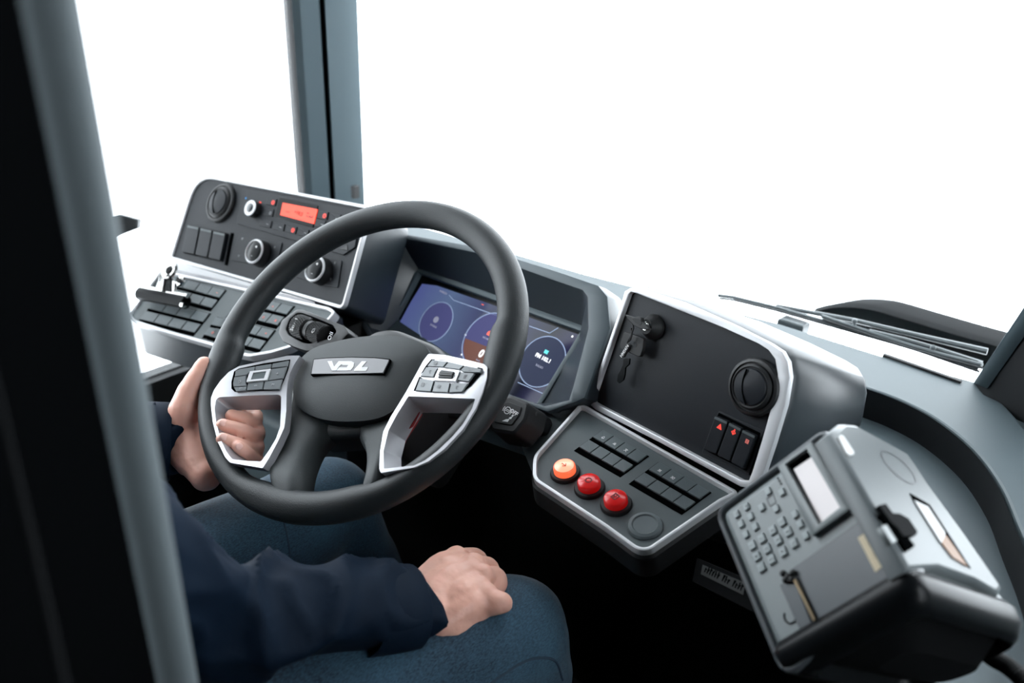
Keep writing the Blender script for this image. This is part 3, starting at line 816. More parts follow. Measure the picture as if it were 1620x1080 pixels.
q.stroke([cc + V((-0.0065, 0.003)), cc + V((-0.0072, 0)), cc + V((-0.0065, -0.003))], 0.0008, 0.0018); q.stroke([cc + V((0.0065, 0.003)), cc + V((0.0072, 0)), cc + V((0.0065, -0.003))], 0.0008, 0.0018)
q.build('icon', white, fc, flat=True)
text('lettering', 'OFF', white, fc, *FR.L(z6((135, 912))[0], 0.002), 0.0018, 0.0078, math.radians(-6), 0.1, bold=0.0002)
q = MB()
for tr in (((25, 995), (80, 1003), (97, 975), (62, 978)), ((88, 968), (108, 978), (124, 955), (106, 955)), ((112, 948), (126, 955), (140, 938), (126, 935))):
    q.prism(FR.P(z6(*tr), 0.002), 0.0018, 0.0022)
q.build('level_bars', white, fc, flat=True)
q = MB(); q.prism(rnd(FR.P([(822, 642), (850, 645), (854, 655), (846, 672), (825, 682), (806, 682)], -0.02), 0.003), -0.06, -0.012, 0.004); q.build('lever_housing', darkpl, rl)
q = MB(); q.tube([FR.loc(FW.W(0.06, 0.0, -0.13)), V((0.0, 0.0, -0.03))], 0.012, 12); q.build('lever_arm', darkpl, rl)
# ---------------------------------------------------------------- climate console at the left
def grow(p, d): return offs(ccw(p), d)
def key(parent, fr, px, c0, c1, m, name='button', bev=0.0008, r=0.0006):
    p = rnd(fr.P(px), r, 2)
    return MB().prism(p, c0, c1, bev, 2).build(name, m, parent, sharp=40)
clim = thing('climate_console', 'dark console with red display and rotary knobs left of the steering wheel', 'console', FH)
tr = rnd(FH.P([(272, 408), (313, 277), (587, 329), (544, 487)]), [0.006, 0.055, 0.012, 0.01], 8)
MB().prism(grow(tr, -0.003), -0.004, 0.0, 0.0).build('face_plate', panelm, clim)
MB().ring(tr, 0.0025, 0.003, -0.006, 0.004, 0.002).build('silver_trim', silver, clim)
q = MB(); T_ = ccw(tr)
q.loops([[V((*p, -0.005)) for p in grow(tr, 0.003)], [V((*p, -0.03)) for p in grow(tr, 0.008)], [V((p.x, p.y - 0.004, -0.10)) for p in grow(tr, 0.004)]])
q.build('housing', hoodm, clim, sharp=50)
# round air vent
def vent(parent, fr, p, r, lx=0.4):
    c = fr.L(p, 0.006); q = MB()
    q.lathe(c.x, c.y, [(r * 1.0, -0.001), (r, 0.004), (r * 0.95, 0.0065), (r * 0.86, 0.0075), (r * 0.83, 0.0055), (r * 0.80, 0.0055), (r * 0.78, 0.008), (r * 0.70, 0.0105), (r * 0.66, 0.0095)], 48)
    vt = q.build('air_vent', darkpl, parent, sharp=30)
    q = MB(); q.lathe(c.x, c.y, [(r * 0.64, 0.006), (r * 0.64, 0.0095), (r * 0.6, 0.0115), (r * 0.3, 0.0135), (0.0005, 0.014)], 48)
    fl = q.build('vent_flap', panelm, vt, sharp=40)
    q = MB(); ar = [c + V((r * 0.6 * math.cos(a), r * 0.6 * math.sin(a))) for a in (math.radians(118 + k * 16.5) for k in range(11))]
    mid = [V((x.x, x.y)) for x in ar]
    a0, a1 = ar[0], ar[-1]; bow = c + V((-r * 0.38, -r * 0.12))
    cv = [a0 * (1 - t) ** 2 + bow * 2 * t * (1 - t) + a1 * t * t for t in (k / 10 for k in range(11))]
    q.tube([V((x.x, x.y, 0.0133)) for x in cv], 0.0011, 6); q.build('flap_groove', blackm, vt)
    return vt
vent(clim, FH, (347, 320), 0.0385)
za = Z(270, 265, 6.75); zb = Z(370, 280, 5.141)
MB().prism(rnd(FH.P([(299.5, 356), (362.3, 369.8), (353, 414.5), (291.2, 400.4)]), 0.001), -0.001, 0.0006).build('switch_recess', blackm, clim)
for pts in ([(301, 357), (319.4, 361), (311, 403.5), (292.6, 399.2)], [(321.5, 361.7), (340, 366), (331.5, 408.3), (313, 404)], [(342, 366.6), (361, 371), (352, 413.2), (333.5, 409)]):
    p = FH.P(pts); q = MB(); o4 = ccw(p)
    q.prism(rnd(o4, 0.0022, 3), -0.002, 0.0065, 0.0012, 2); rk = q.build('rocker_switch', panelm, clim, sharp=30)
    ca = (p[0] + p[1]) / 2; d_ = (p[1] - p[0]) * 0.46; up = (p[3] - p[0]) * 0.07
    q = MB(); q.prism([ca - d_ + up * 0.3, ca + d_ + up * 0.3, ca + d_ + up * 1.3, ca - d_ + up * 1.3], 0.0064, 0.0072); q.build('lip', greyp, rk)
q = MB(); g = FH.P([(366, 368), (370, 369), (360, 420), (356, 419)]); q.prism(g, -0.001, 0.0012); q.build('groove', blackm, clim)
# heater control unit with display
MB().prism(rnd(FH.P([(387, 297), (575, 334), (563, 392), (545, 404), (376, 354)]), 0.003), -0.001, 0.003, 0.001).build('heater_unit', panelm, clim)
MB().prism(FH.P(zb((385, 165), (697, 240), (657, 417), (345, 332))), 0.0, 0.0045, 0.001).build('display_surround', gloss, clim)
dsp = MB().prism(FH.P(zb((397, 208), (680, 262), (650, 381), (376, 308)), 0.0048), 0.002, 0.0048).build('display', lcd, clim, flat=True)
q = MB()
for bar_ in (((425, 280), (450, 285), (449, 290), (424, 285)), ((590, 322), (640, 334), (644, 312), (632, 326), (616, 314), (608, 326), (592, 310)), ((596, 288), (612, 292), (610, 300), (594, 296))):
    q.prism(FH.P(zb(*bar_), 0.0048), 0.0046, 0.0051)
q.build('display_icon', lcdink, dsp, flat=True)
text('lettering', '+10.5', lcdink, dsp, *FH.L(zb((525, 293))[0], 0.005), 0.0048, 0.010, math.radians(-1))
for c, du, dv, lit, ic in (((318, 207), (82, 16), (-14, 62), 'r', 'fan'), ((295, 292), (82, 17), (-14, 62), '', 'ring'), ((272, 383), (96, 21), (-14, 62), '', 'dash'), ((378, 408), (96, 22), (-14, 62), '', 'dash'),
                           ((480, 432), (88, 20), (-14, 62), 'r', 'dia'), ((577, 455), (92, 22), (-14, 62), '', 'dash'), ((737, 315), (84, 17), (-14, 70), 'r', 'sq'), ((716, 385), (84, 17), (-14, 60), '', 'dash'), ((836, 338), (90, 18), (-14, 70), '', 'dash')):
    c = zb(c)[0]; du = (du[0] / 5.141, du[1] / 5.141); dv = (dv[0] / 5.141, dv[1] / 5.141)
    k = key(clim, FH, quad(c, du, dv, 0.47, 0.46), 0.0, 0.0048, panelm, 'heater_button')
    m_ = FH.L(c, 0.005)
    if lit:
        q = MB(); q.prism(circle(m_.x, m_.y, 0.0045, 6), 0.0047, 0.0052); q.build('lit_symbol', redlit, k, flat=True); icon(ic, k, lcdink, m_.x, m_.y, 0.0052, 0.003, 0.0006)
    else: icon(ic, k, greyprint, m_.x, m_.y, 0.0048, 0.004, 0.0011)
def knob(parent, fr, p, r, h, ringw, face=True):
    c = fr.L(p, h); q = MB()
    q.lathe(c.x, c.y, [(r * 1.06, 0.0), (r * 1.04, h * 0.5), (r * 0.99, h * 0.96), (r * 0.9, h)], 40); kb = q.build('rotary_knob', darkpl, parent, sharp=40)
    q = MB(); q.lathe(c.x, c.y, [(r * 1.0, h * 0.93), (r * 1.0, h), (r * (1 - ringw / 2), h + 0.0012), (r * (1 - ringw), h), (r * (1 - ringw), h * 0.93)], 40, False, False); q.build('knob_ring', silver, kb, sharp=60)
    q = MB(); q.lathe(c.x, c.y, [(r * (1 - ringw), h - 0.001), (r * (1 - ringw) * 0.9, h + 0.0008), (0.0004, h + 0.0016)], 40, False); q.build('knob_cap', gloss if face else hoodm, kb, sharp=60)
    return kb, c
kb, c = knob(clim, FH, (395.4, 328.6), 0.0145, 0.016, 0.42, False)
m_ = FH.L((391.2, 314.3)); q = MB(); q.prism(circle(m_.x, m_.y, 0.002, 10), 0.003, 0.0034); q.build('blue_dot', bluep, clim, flat=True)
m_ = FH.L((413.8, 320.8)); icon('dash', clim, redlit, m_.x, m_.y, 0.003, 0.003, 0.002, 'red_dot')
for p, pl4, marks in (((401.6, 397.3), ((745, 705), (1200, 800), (1130, 1085), (645, 990)), ((775, 762), (738, 945), (1120, 855))), ((497.4, 424.9), None, None)):
    if pl4: pp = za(*pl4); mk = za(*marks)
    else: pp = zb((560, 610), (885, 680), (850, 905), (500, 815)); mk = zb((830, 700), (795, 832))
    MB().prism(rnd(FH.P(pp), 0.004), -0.001, 0.002, 0.0008).build('knob_plate', panelm, clim)
    for a in mk:
        m_ = FH.L(a); icon('fan', clim, greyprint, m_.x, m_.y, 0.002, 0.0035, 0.0006, 'plate_symbol')
    kb, c = knob(clim, FH, p, 0.0225, 0.020, 0.17)
    q = MB(); q.prism(circle(c.x + 0.004, c.y + 0.009, 0.0018, 10), 0.0205, 0.0222); q.build('pointer_dot', white, kb, flat=True)
    icon('dash', kb, greyprint, c.x, c.y - 0.009, 0.0214, 0.0025, 0.001)
kq = FH.P(zb((870, 590), (940, 605), (935, 555))); MB().prism(kq, -0.001, 0.004, 0.001).build('small_lever', darkpl, clim)

# ---------------------------------------------------------------- left switch console
lsw = thing('switch_console', 'grey switch console with silver edge and rows of small buttons below the climate console', 'console', FL)
lt = [(256, 430), (400, 462), (521, 490), (529, 496), (521, 506), (492, 530), (459, 549), (430, 557.5), (397, 563), (376, 559), (337, 545), (280, 529), (214, 509), (206, 500)]
lp = rnd(FL.P(lt), 0.004, 3)
MB().prism(grow(lp, -0.003), -0.01, 0.0).build('panel', greyp, lsw)
MB().ring(lp, 0.0035, 0.0025, -0.012, 0.004, 0.002).build('silver_edge', silver, lsw)
q = MB(); q.loops([[V((*p, -0.008)) for p in grow(lp, 0.002)], [V((*p, -0.02)) for p in grow(lp, 0.006)], [V((p.x, p.y - 0.030, -0.02 - 0.041)) for p in grow(lp, 0.002)], [V((p.x, p.y - 0.02, -0.085)) for p in grow(lp, -0.02)]]); q.build('housing', hoodm, lsw, sharp=50)
# sill between the two consoles, sky reflection put into its pale colour
q = MB(); s0 = [FL.L((262, 424)), FL.L((517, 485))]; 
a, b = FL.L((270, 426)), FL.L((492, 478)); a2, b2 = FH.L((276, 413)), FH.L((500, 478))
A3, B3 = FL.W(a.x, a.y, 0.006), FL.W(b.x, b.y, 0.006); A4, B4 = FH.W(a2.x, a2.y, 0.003), FH.W(b2.x, b2.y, 0.003)
dn = V((0, 0.004, -0.02))
q.loops([[FL.loc(A3), FL.loc(B3), FL.loc(B4), FL.loc(A4)], [FL.loc(A3 + dn), FL.loc(B3 + dn), FL.loc(B4 + dn), FL.loc(A4 + dn)]]); q.build('sill', sillm, lsw)
z3 = Z(200, 400, 5.4); z4 = Z(360, 440, 6.75)
def bank(parent, fr, org, dc, dr, cols, rows, lits=(), icons=None, bandk=0.30, c1=0.0024, m=None):
    """two-row bank of buttons: org = pixel centre of (row 0, col 0)"""
    a = (org[0] - dc[0] * 0.5 - dr[0] * 0.5, org[1] - dc[1] * 0.5 - dr[1] * 0.5)
    W_, H_ = (dc[0] * cols, dc[1] * cols), (dr[0] * rows, dr[1] * rows)
    rec = [a, (a[0] + W_[0], a[1] + W_[1]), (a[0] + W_[0] + H_[0], a[1] + W_[1] + H_[1]), (a[0] + H_[0], a[1] + H_[1])]
    MB().prism(grow(fr.P(rec), 0.0012), -0.002, 0.0004).build('button_recess', blackm, parent)
    for r in range(rows):
        for c in range(cols):
            o_ = (org[0] + dc[0] * c + dr[0] * (r - bandk * 0.42), org[1] + dc[1] * c + dr[1] * (r - bandk * 0.42))
            k = key(parent, fr, quad(o_, dc, dr, 0.475, 0.5 - bandk * 0.42), 0.0, c1, m or keyp, 'button', 0.0006, 0.0004)
            h = fr.L(o_, c1)
            ic = (icons or {}).get((r, c))
            if ic: icon(ic, k, pinkprint if (r, c) in lits else white, h.x, h.y, c1, 0.0032, 0.0007)
s5 = lambda p: (p[0] / 5.4, p[1] / 5.4); s6 = lambda p: (p[0] / 6.75, p[1] / 6.75)
bank(lsw, FL, z3((441, 265))[0], s5((108, 29)), s5((-66, 86)), 4, 2, {(0, 3)}, {(0, 3): 'dash'})
bank(lsw, FL, z3((268, 468))[0], s5((118, 29)), s5((-73, 92)), 4, 2)
bank(lsw, FL, (391, 477.5), (19.3, 4.7), (-14.5, 17), 4, 2, {(0, 2), (1, 2), (1, 3)}, {(0, 2): 'arrow', (1, 2): 'ring', (1, 3): 'lamp'})
bank(lsw, FL, (359, 513.8), (20, 5.2), (-13.2, 17), 4, 2, {(0, 3)}, {(0, 3): 'arrow'})
bank(lsw, FL, (346, 512), (-17, -4), (-11, 16), 1, 2, {(1, 0)}, {(1, 0): 'ring'})

# bulldog clip lying on the switches
FB = Frame(FL.o + FL.n * 0.022, (0.1, -0.75, 0.65), (1, 0.05, 0.08))
clip = thing('bulldog_clip', 'shiny metal bulldog clip lying on the left switch console', 'clip', FB)
a, b = FB.L((221, 465)), FB.L((294, 479)); dx = (b - a); ln = dx.length; ang = math.atan2(dx.y, dx.x)
RM = Matrix.Translation((a.x, a.y, 0)) @ Matrix.Rotation(ang, 4, 'Z')
def jaw(sg, name):
    q = MB(); pr = [(0.0115, 0.0), (0.0125, 0.004), (0.009, 0.009), (0.002, 0.0112), (-0.004, 0.010), (-0.009, 0.0065), (-0.011, 0.001)]
    inn = [(y * 0.88, z * 0.82) for y, z in pr]
    ringp = pr + inn[::-1]
    q.loops([[V((x, y, sg * z)) for y, z in ringp] for x in (0.0, ln * 0.5, ln)]); q.xf(RM); return q.build(name, gloss, clip, sharp=25)  # the dark cabin's reflection is put into the metal jaw's black colour
jaw(1, 'jaw'); jaw(-1, 'jaw')
q = MB(); q.tube([V((-0.001, 0.0125, 0.003)), V((ln + 0.001, 0.0125, 0.003))], 0.0042, 12); q.xf(RM); q.build('jaw_highlight', chrome, clip)  # chrome strip stands in for the light along the jaw's top
q = MB(); q.tube([V((ln - 0.002, -0.006, 0.005)), V((ln + 0.005, -0.006, 0.005))], 0.0055, 12); q.xf(RM); q.build('end_highlight', chrome, clip)  # chrome stub stands in for the bright reflection at the right end
def lug(px, py, r, h, name):
    c = FB.L((px, py), h); q = MB(); q.lathe(c.x, c.y, [(r, h - 0.003), (r, h), (r * 0.85, h + 0.0015), (r * 0.5, h), (r * 0.45, h - 0.002)], 24, True, False); lg = q.build(name, chrome, clip, sharp=30)
    q = MB(); q.lathe(c.x, c.y, [(r * 0.47, h - 0.002), (r * 0.3, h + 0.001), (0.0005, h + 0.0018)], 20, False); q.build('rivet', gloss, lg)
    return c
lug(267.5, 427, 0.0165, 0.014, 'finger_plate'); lug(284, 444, 0.010, 0.004, 'finger_plate')
def pl4(pts, h0, h1, name, m=chrome):
    MB().prism(rnd(FB.P(pts, (h0 + h1) / 2), 0.001), h0, h1, 0.0008, 2).build(name, m, clip, sharp=40)
pl4([(255, 432), (262, 438), (258, 462), (247, 460), (252, 445)], 0.006, 0.012, 'arm')
pl4([(261, 440), (272, 440), (272, 462), (258, 460)], 0.003, 0.009, 'arm', gloss)
pl4([(273, 440), (278, 446), (277, 464), (270, 462)], 0.002, 0.007, 'arm')

# ---------------------------------------------------------------- instrument cluster
clu = thing('instrument_cluster', 'hooded instrument cluster with a wide blue lit display behind the steering wheel', 'instrument cluster', FC)
HC = 0.06
ol_px = [(571, 512), (590, 424), (604, 388), (622, 368), (640, 371), (760, 392), (885, 431), (948, 453), (962, 470), (966, 520), (926, 630), (910, 637), (901, 640), (868, 652), (700, 597), (598, 556)]
il_px = [(580, 509), (601, 437), (616, 400), (632, 377), (644, 379), (756, 402), (878, 446), (920, 460), (928, 470), (929, 520), (906, 612), (900, 634), (892, 635), (862, 642), (700, 590), (604, 551)]
OL, IL = [FC.L(p, HC) for p in ol_px], [FC.L(p, HC) for p in il_px]
scr_px = [(606, 551), (640, 490), (662, 440), (668, 434), (690, 441), (760, 466), (870, 506), (918, 523), (924, 527), (915, 545), (885, 590), (868, 620), (853, 645), (830, 640), (700, 588), (630, 560)]
SL = [FC.L(p, 0.0) for p in scr_px]
r3 = lambda L_, c: [V((p.x, p.y, c)) for p in L_]
bkv = V((0.01, 0.02, -0.16))
q = MB()
mid = [o.lerp(i, 0.12) for o, i in zip(OL, IL)]
mid2 = [o.lerp(i, 0.9) for o, i in zip(OL, IL)]
back_ = [V((p.x * 0.90, p.y * 0.9, HC - 0.22)) for p in OL]
kx = lambda p, a: 1 + a * max(0.0, min(1.0, (p.y + 0.02) / 0.06)); ky = lambda p, a: 1 + (a if p.y > 0 else -2 * a)
b1 = [V((p.x * kx(p, 0.015), p.y * ky(p, 0.03), HC - 0.012)) for p in OL]; b2_ = [V((p.x * kx(p, 0.02), p.y * ky(p, 0.06), HC - 0.05)) for p in OL]
q.loops([back_, b2_, b1, r3(OL, HC - 0.002), r3(mid, HC), r3(mid2, HC), r3(IL, HC - 0.002), r3([i.lerp(s, 0.97) for i, s in zip(IL, SL)], 0.004)], True, False)
q.build('hood', hoodm, clu, sharp=32)
q = MB(); q.ring2(OL[::-1] if area2(OL) < 0 else OL, [o.lerp(i, 0.92) for o, i in (zip(OL[::-1], IL[::-1]) if area2(OL) < 0 else zip(OL, IL))], HC - 0.006, HC + 0.0025, 0.0015); q.build('hood_band', bandm, clu, sharp=40)
sc_out = [SL[0], SL[3], SL[8], SL[12]]
sb = ccw([FC.L(p) for p in ((604, 552), (667, 434), (925, 527), (852, 647))])
MB().ring(sb, 0.008, 0.0012, -0.006, 0.011, 0.002).build('display_bezel', dashm, clu)
MB().prism(sb, -0.01, -0.001).build('display_back', gloss, clu)
gd = [FC.L(p) for p in ((618, 548), (650, 470), (690, 452), (920, 536), (850, 640))]
ds = MB().prism([FC.L(p) for p in ((612, 548), (650, 478), (668, 449), (692, 452), (918, 530), (850, 641))], -0.004, 0.0006).build('display', screenm, clu, flat=True)
def gauge(p, r, m, c=0.0006, ringm=gaugeline, w_=0.0015):
    h = FC.L(p); q = MB(); q.prism(circle(h.x, h.y, r, 48), c, c + 0.0003); g = q.build('gauge_face', m, ds, flat=True)
    q = MB(); q.ring(circle(h.x, h.y, r, 48), w_ / 2, w_ / 2, c, c + 0.0008); q.build('gauge_ring', ringm, g, flat=True)
    return h
h1 = gauge((690, 509), 0.037, gaugedark)
h2 = gauge((771, 540), 0.050, gaugedark)
h3 = gauge((858, 572), 0.0415, gaugeblue)
# hand's brown reflection painted over the middle gauge's lower half
q = MB(); pts = [h2 + V((0.0475 * math.cos(a), 0.0475 * math.sin(a))) for a in (math.radians(195 + k * 8) for k in range(21))]; q.prism(pts, 0.0008, 0.0012); q.build('hand_reflection', handrefl, ds, flat=True)
rt = math.radians(0)
text('lettering', '0', scrtext, ds, *FC.L((762, 560)), 0.0013, 0.019, rt, 0.05, bold=0.0006)
text('lettering', 'km/h', scrdim, ds, *FC.L((757, 570.5)), 0.0013, 0.0045, rt)
text('lettering', 'FM 102.1', scrtext, ds, *FC.L((860, 567)), 0.0013, 0.0088, rt, 0.0, bold=0.0003)
text('lettering', 'RADIO', scrdim, ds, *FC.L((854, 580)), 0.0013, 0.005, rt)
q = MB(); h = FC.L((865, 557)); q.prism([h + V(v) for v in ((-0.004, -0.003), (0.004, -0.003), (0.004, 0.003), (-0.004, 0.003))], 0.0013, 0.0016); q.build('radio_icon', scrteal, ds, flat=True)
q = MB(); h = FC.L((690.5, 506)); q.prism(circle(h.x, h.y, 0.006, 16), 0.0013, 0.0016); q.build('engine_icon', scrdim, ds, flat=True)
text('lettering', 'ENGINE', scrdim, ds, *FC.L((686.5, 516)), 0.0013, 0.005, rt)
q = MB(); h = FC.L((776, 528)); q.prism([h + V(v) for v in ((-0.006, -0.004), (0.006, -0.004), (0.006, 0.001), (0.003, 0.004), (-0.003, 0.004), (-0.006, 0.001))], 0.0013, 0.0016); q.build('warning_icon', scrred, ds, flat=True)
text('lettering', 'NO DRIVER', scrdim, ds, *FC.L((772, 537)), 0.0013, 0.0045, rt)
text('lettering', 'PARKED', scrdim, ds, *FC.L((702, 463)), 0.0013, 0.0055, rt)
q = MB()
for a_, b_ in (((711, 467), (718, 475)), ((718, 475), (800, 504)), ((838, 516), (870, 527)), ((870, 527), (883, 519)), ((820, 605), (869, 627))):
    q.stroke([FC.L(a_), FC.L(b_)], 0.0013, 0.0006)
q.build('frame_line', gaugeline, ds, flat=True)
q = MB()
for p in ((906, 532.5), (737, 530), (731, 561)):
    h = FC.L(p); q.prism(circle(h.x, h.y, 0.0018, 10), 0.0006, 0.0012)
q.build('indicator_dot', scrtext, ds, flat=True)
h = FC.L((764, 482)); icon('dash', ds, scrred, h.x, h.y, 0.0006, 0.003, 0.0015, 'warning_lamp')

# ---------------------------------------------------------------- storage box at the right
box = thing('storage_box', 'black locked storage box with wide silver frame right of the cluster', 'storage box', FG)
oi = [(1002, 462), (1012, 465), (1080, 492), (1146, 518), (1202, 543), (1218, 553), (1229, 568), (1233, 593), (1224, 640), (1208, 697), (1193, 745), (1187, 760), (1176, 759), (1050, 692), (950, 640), (943, 636), (942, 628), (962, 570), (985, 502), (998, 465)]
oo = [(999, 456), (1012, 456), (1082, 478), (1163, 514), (1222, 544), (1240, 556), (1249, 572), (1252, 597), (1245, 640), (1227, 700), (1208, 757), (1194, 773), (1174, 769), (1047, 700), (945, 648), (936, 640), (936, 628), (956, 569), (980, 499), (991, 461)]
I_, O_ = FG.P(oi), FG.P(oo)
MB().prism(grow(I_, 0.0025), -0.012, -0.003).build('door_panel', panelm, box)
if area2(O_) < 0: O2, I2 = O_[::-1], I_[::-1]
else: O2, I2 = O_, I_
MB().ring2(O2, I2, -0.008, 0.004, 0.0015).build('silver_frame', silver, box, sharp=25)
q = MB(); dd = V((0.30, 0.90, -0.36)).normalized() * 0.19
bk = [FG.loc(FG.W(p.x, p.y, 0) + dd) for p in O2]
ce = sum(bk, V((0, 0, 0))) / len(bk)
fr0 = [V((*p, -0.004)) for p in O2]; fr1 = [V((*p, -0.012)) for p in offs(O2, 0.004)]
mk = [a.lerp(b, 0.86) for a, b in zip(fr1, bk)]; bk2 = [ce + (p - ce) * 0.93 for p in bk]; bk3 = [ce + (p - ce) * 0.8 + (bk[0] - fr0[0]) * 0.03 for p in bk]
q.loops([fr0, fr1, mk, bk2, bk3]); q.build('housing', hoodm, box, sharp=40)
vent(box, FG, (1190, 612), 0.0335)
zg = Z(1100, 560, 4.91)
MB().prism(rnd(FG.P(zg((175, 440), (530, 600), (410, 935), (40, 770))), 0.002), -0.004, -0.0015, 0.0008).build('switch_plate', panelm, box)
MB().prism(rnd(FG.P(zg((178, 455), (500, 612), (392, 908), (66, 742))), 0.001), -0.003, -0.0009).build('switch_recess', blackm, box)
for pts, ic, ip, m_ in (([(172, 478), (275, 522), (180, 778), (78, 738)], 'tri', (190, 563), redlit), ([(284, 528), (380, 576), (284, 830), (186, 784)], 'dia', (297, 608), redlit), ([(388, 583), (490, 632), (390, 890), (292, 838)], 'sq', (404, 674), pinkprint)):
    p = rnd(FG.P(zg(*pts)), 0.0024, 3)
    rk = MB().prism(p, -0.004, 0.005, 0.0013, 2).build('rocker_switch', panelm, box, sharp=30)
    h = FG.L(zg(ip)[0], 0.005); icon(ic, rk, m_, h.x, h.y, 0.005, 0.0044, 0.0007)
    pa = FG.P(zg(*pts)); ca = (pa[0] + pa[1]) / 2; d_ = (pa[1] - pa[0]) * 0.46; up = (pa[3] - pa[0]) * 0.06
    q = MB(); q.prism([ca - d_ + up * 0.3, ca + d_ + up * 0.3, ca + d_ + up * 1.3, ca - d_ + up * 1.3], 0.0049, 0.0058); q.build('lip', greyp, rk)
q = MB(); g = FG.P(zg((535, 600), (545, 605), (430, 940), (418, 935))); q.prism(g, -0.003, 0.0012); q.build('groove', blackm, box)
# lock
zk = Z(950, 450, 6.353)
lc = FG.L(zk((508, 425))[0], 0.004)
q = MB(); q.lathe(lc.x, lc.y, [(0.0165, -0.004), (0.0165, 0.002), (0.0155, 0.004), (0.011, 0.012), (0.0095, 0.014), (0.006, 0.0142)], 36); lk = q.build('lock', rubber, box, sharp=35)
q = MB(); q.cyl(lc.x - 0.001, lc.y, 0.0058, 0.012, 0.0148, 0.0008, 24); q.build('lock_barrel', chrome, lk)
# keys hanging from the lock
FK = Frame(FG.W(lc.x, lc.y, 0.016), FG.n, FG.u)
keys = thing('key_bunch', 'black door key in the lock with a second key hanging from it', 'keys', FK)
kp = FK.P(zk((258, 303), (300, 312), (345, 328), (400, 320), (425, 335), (430, 370), (470, 400), (510, 450), (460, 455), (400, 440), (350, 415), (300, 360)), 0.004)
q = MB(); q.prism(kp, 0.002, 0.007, 0.001); 
b0_ = q.build('key_bow', rubber, keys, sharp=40)
hole = FK.P(zk((318, 345), (350, 338), (400, 350), (415, 390), (395, 408), (350, 385)), 0.0072); q = MB(); q.prism(hole, 0.0065, 0.0073); q.build('bow_opening', gloss, b0_)
q = MB(); q.prism(FK.P(zk((455, 385), (500, 395), (490, 452), (450, 440))), -0.002, 0.004, 0.0006); q.build('key_blade', chrome, keys)
q = MB(); a0_ = FK.L(zk((335, 440))[0]); q.tube([V((*FK.L(x), 0.004)) for x in zk((345, 395), (352, 440), (335, 490), (312, 540), (290, 585), (318, 560), (338, 500), (330, 440))], 0.0013, 8); q.build('key_ring', rubber, keys)
hb = rnd(FK.P(zk((215, 480), (240, 475), (420, 545), (412, 640), (385, 722), (360, 725), (180, 640), (178, 600))), 0.003)
q = MB(); q.prism(hb, -0.008, -0.003, 0.001); b2k = q.build('key_bow', rubber, keys, sharp=40)
q = MB(); q.prism(rnd(FK.P(zk((255, 545), (280, 540), (350, 590), (345, 630), (320, 632), (250, 590))), 0.002), -0.0035, -0.0028); q.build('bow_opening', panelm, b2k)
q = MB(); q.prism(FK.P(zk((205, 740), (268, 742), (262, 800), (225, 835), (220, 900), (205, 960), (160, 992), (138, 975), (150, 900), (175, 860), (200, 800))), -0.007, -0.0045, 0.0005); q.build('key_blade', gloss, keys)
fob = rnd(FK.P(zk((262, 590), (298, 605), (232, 730), (192, 735))), 0.0015)
q = MB(); q.prism(fob, -0.003, 0.000, 0.0006); fo = q.build('key_tag', rubber, keys)
h = FK.L(zk((243, 668))[0]); d_ = FK.L(zk((285, 605))[0]) - FK.L(zk((205, 728))[0])
text('lettering', 'HMS474', white, fo, h.x, h.y, 0.0001, 0.0058, math.atan2(d_.y, d_.x), bold=0.0001)

# ---------------------------------------------------------------- lower right switch console
low = thing('switch_console', 'grey switch console with one lit orange and two red push buttons', 'console', FP)
L1 = Z(840, 640, 6.0); L2 = Z(960, 700, 5.4)
lpx = [(918, 643.5), (926, 645), (1040, 710), (1165, 781), (1139, 794), (1029, 869.5), (1017, 871.5), (1006, 868), (960, 834.5), (850, 762), (845.8, 754), (846, 733), (848, 722)]
lo_ = rnd(FP.P(lpx), [0.008, 0.004, 0, 0.004, 0.002, 0.012, 0.012, 0.01, 0, 0.008, 0.006, 0.006, 0.008], 4)
MB().prism(grow(lo_, -0.002), -0.006, -0.0035).build('panel', greyp, low)
MB().ring(lo_, 0.0022, 0.0026, -0.006, 0.0035, 0.0016).build('silver_edge', silver, low)
q = MB(); q.loops([[V((*p, -0.005)) for p in grow(lo_, 0.0018)], [V((*p, -0.009)) for p in grow(lo_, 0.005)], [V((*p, -0.036)) for p in grow(lo_, 0.006)], [V((*p, -0.042)) for p in grow(lo_, 0.0)], [V((p.x, p.y + 0.015, -0.075)) for p in grow(lo_, -0.03)]]); q.build('housing', darkpl, low, sharp=35)
FP2 = Frame(FP.W(0, 0, -0.0035), FP.n, FP.u)
M2 = Matrix.Translation((0, 0, -0.0035))
sub = low
class FPs:
    L = staticmethod(lambda p, c=0.0: FP.L(p, c - 0.0035))
    P = staticmethod(lambda pts, c=0.0: FP.P(pts, c - 0.0035))
def shift_children(o, before):
    for ch in o.children:
        if ch not in before:
            ch.data.transform(M2)
            for g in ch.children: g.data.transform(M2)
before = list(low.children)
t6 = lambda p: (p[0] / 6.0, p[1] / 6.0); t5 = lambda p: (p[0] / 5.4, p[1] / 5.4)
bank(low, FPs, L1((668, 325))[0], t6((107, 61)), t6((-130, 95)), 4, 2, set(), {(0, 0): 'bell', (0, 1): 'bellx', (0, 2): 'cross'}, 0.34)
bank(low, FPs, L2((437, 250))[0], t5((110, 64)), t5((-122, 90)), 4, 2, set(), {(0, 0): 'lamp', (0, 1): 'beam'}, 0.34)
